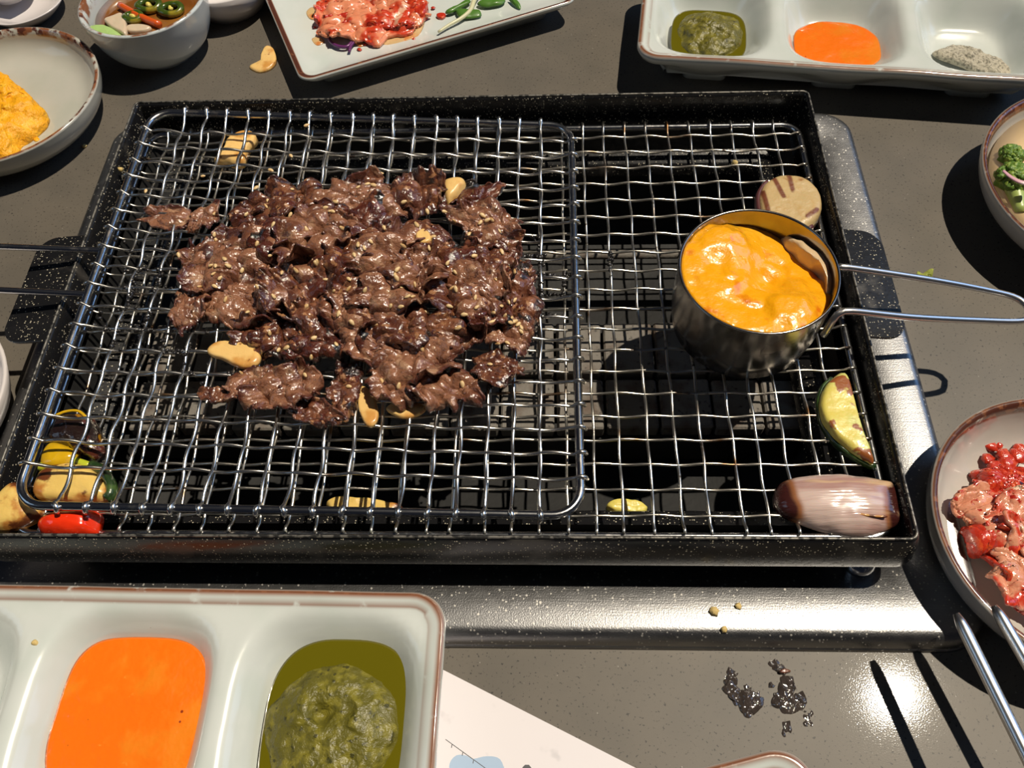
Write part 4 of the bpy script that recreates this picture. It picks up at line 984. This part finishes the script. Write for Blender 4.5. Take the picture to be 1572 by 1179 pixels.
# ------------------------------------------------------------------ chopsticks, paper, spills
for k, (a, b, lb) in enumerate([((1468,942),(1640,1290),'left steel chopstick of the pair at the lower right corner'), ((1526,930),(1700,1230),'right steel chopstick of the pair, its tip over the kimchi plate')]):
    p0 = at(*a, 3.8 if k == 0 else 3.45); p1 = at(*b, 3.7 if k == 0 else 3.4)
    P = np.array([p0*(1-t)+p1*t for t in np.linspace(0,1,24)]); d = (p1-p0)/np.linalg.norm(p1-p0)
    P = np.vstack([P, p1+d*4, p1+d*9]); r = np.r_[[.10,.17],np.full(22,.2),.26,.26]
    V, F = tube(P, r, 12); tag(mesh('chopstick', V, F, M_chop), lb, 'chopstick', 'pair of steel chopsticks')
pp = thing('paper_menu', 'white printed paper sheet under the foreground sauce dish', 'paper', (-4,-29,0))
dA = np.array([6.9,-3.2]); dA /= np.linalg.norm(dA); dB = np.array([dA[1], -dA[0]])
A_ = np.array([-7.0,-23.95]); q = [A_, A_+dA*17, A_+dA*17+dB*13, A_+dB*13]
V = [(*c,.0) for c in q]+[(*c,.025) for c in q]; F = [(3,2,1,0),(4,5,6,7),(0,1,5,4),(1,2,6,5),(2,3,7,6),(3,0,4,7)]
mesh('sheet', V, F, M_paper, pp, smooth=False)
def flat(name, pts, z, material, parent, label=None):
    L = pix(pts, z); c = L.mean(0); n_ = len(L); V = np.vstack([np.c_[L, np.full(n_, z)], [[*c, z]]]); F = [(k,(k+1)%n_,n_) for k in range(n_)]
    return mesh(name, V, F, material, parent, smooth=False, label=label)
def strip(p, q_, w_):
    p, q_ = np.array(p,float), np.array(q_,float); d = q_-p; d /= np.linalg.norm(d); m_ = np.array([-d[1],d[0]])*w_/2
    return [tuple(p+m_), tuple(q_+m_), tuple(q_-m_), tuple(p-m_)]
flat('blue_print', [tuple(v_) for v_ in smooth_loop(np.array([(690,1182),(692,1168),(702,1159),(716,1160),(726,1165),(745,1161),(764,1163),(772,1174),(770,1190),(700,1195)],float), 40)], .029, M_blue, pp, 'pale blue printed blob')
mb = MB()
for s_ in [strip((684,1135),(760,1190),1.1)] + [strip((694+i*16.5,1143+i*12),(693+i*16.5,1148+i*12),1.2) for i in range(4)]:
    L = pix(s_, .032); mb.add(np.c_[L, np.full(4,.032)], [(0,1,2,3)])
V, F = mb.get(); mesh('ticked_line', V, F, M_ink, pp, smooth=False, label='thin ticked grey line')
flat('dark_print', [(802,1178),(806,1174),(812,1174),(816,1179),(814,1186),(804,1186)], .03, M_ink, pp, 'dark printed dot')
DR = [(1122,1035,.22),(1121,1046,.20),(1122,1058,.26),(1127,1067,.22),(1147,1055,.14),(1145,1074,.40),(1158,1080,.34),(1152,1092,.22),(1135,1076,.2),(1191,1022,.24),(1198,1028,.2),(1209,1050,.34),(1205,1064,.36),(1197,1075,.28),(1212,1084,.3),(1222,1078,.26),(1230,1072,.2),(1208,1115,.2),(1205,1124,.14),(1242,1098,.2),(1240,1110,.14),(1184,1052,.1),(1233,1088,.12),(1193,1068,.14),(1160,1068,.2)]
for k, (x,y,r_) in enumerate(DR):
    c = at(x,y,0); P = [c[:2]+r_*np.array([math.cos(a)*(1+.3*math.sin(2*a+k)), math.sin(a)*(1+.25*math.cos(3*a+k))]) for a in np.arange(10)/10*6.283]
    V, F = blob(P, .0, r_*.22, p=2, n=30, nr=8, amp=.06, freq=4, seed=k); tag(mesh('grease_drop', V, F, M_water), 'glossy grease drop spattered on the table in front of the burner', 'grease drop', 'grease drops on the front of the table')
slab('brown_scrap', [(1196,1030),(1205,1027),(1215,1031),(1207,1034),(1198,1034)], .0, .15, M_meat, 'tiny brown food scrap at the top of the grease spatter', 'scrap', 90, n=24, nr=4)
slab('green_crumb', [(1408,424),(1413,418),(1420,420),(1428,418),(1433,425),(1425,429),(1414,428)], .0, .22, M_gcrumb, 'yellow-green crumb on the table just above the cup handle', 'crumb', 91, amp=.1, freq=4, n=32, nr=6)
for k, (x,y,z_,lb) in enumerate([(1096,938,1.0,'larger tan crumb on the steel surround in front of the tray'),(1133,930,1.0,'smaller tan crumb to the right on the steel surround'),(1112,966,1.0,'crumb near the front edge of the steel surround'),(130,224,0,'tiny brown crumb on the table between left bowl and burner')]):
    V, F = lump(at(x,y,z_+.05), .13 if k != 0 else .18, 95+k); V[:,2] = z_ + np.maximum(V[:,2]-z_, 0)*.7; tag(mesh('crumb', V, F, M_crumb), lb, 'crumb', 'stray crumbs')
for k, (x,y) in enumerate([(403,157),(1128,250),(185,260)]):
    V, F = lump(at(x,y,[3.95,3.4,4.0][k]), .13, 99+k); tag(mesh('crumb', V, F, M_crumb), ['crumb stuck to the far rim of the tray','orange crumb caught on the grate wires near the far right corner','tan crumb on the left wall of the tray'][k], 'crumb', 'stray crumbs')
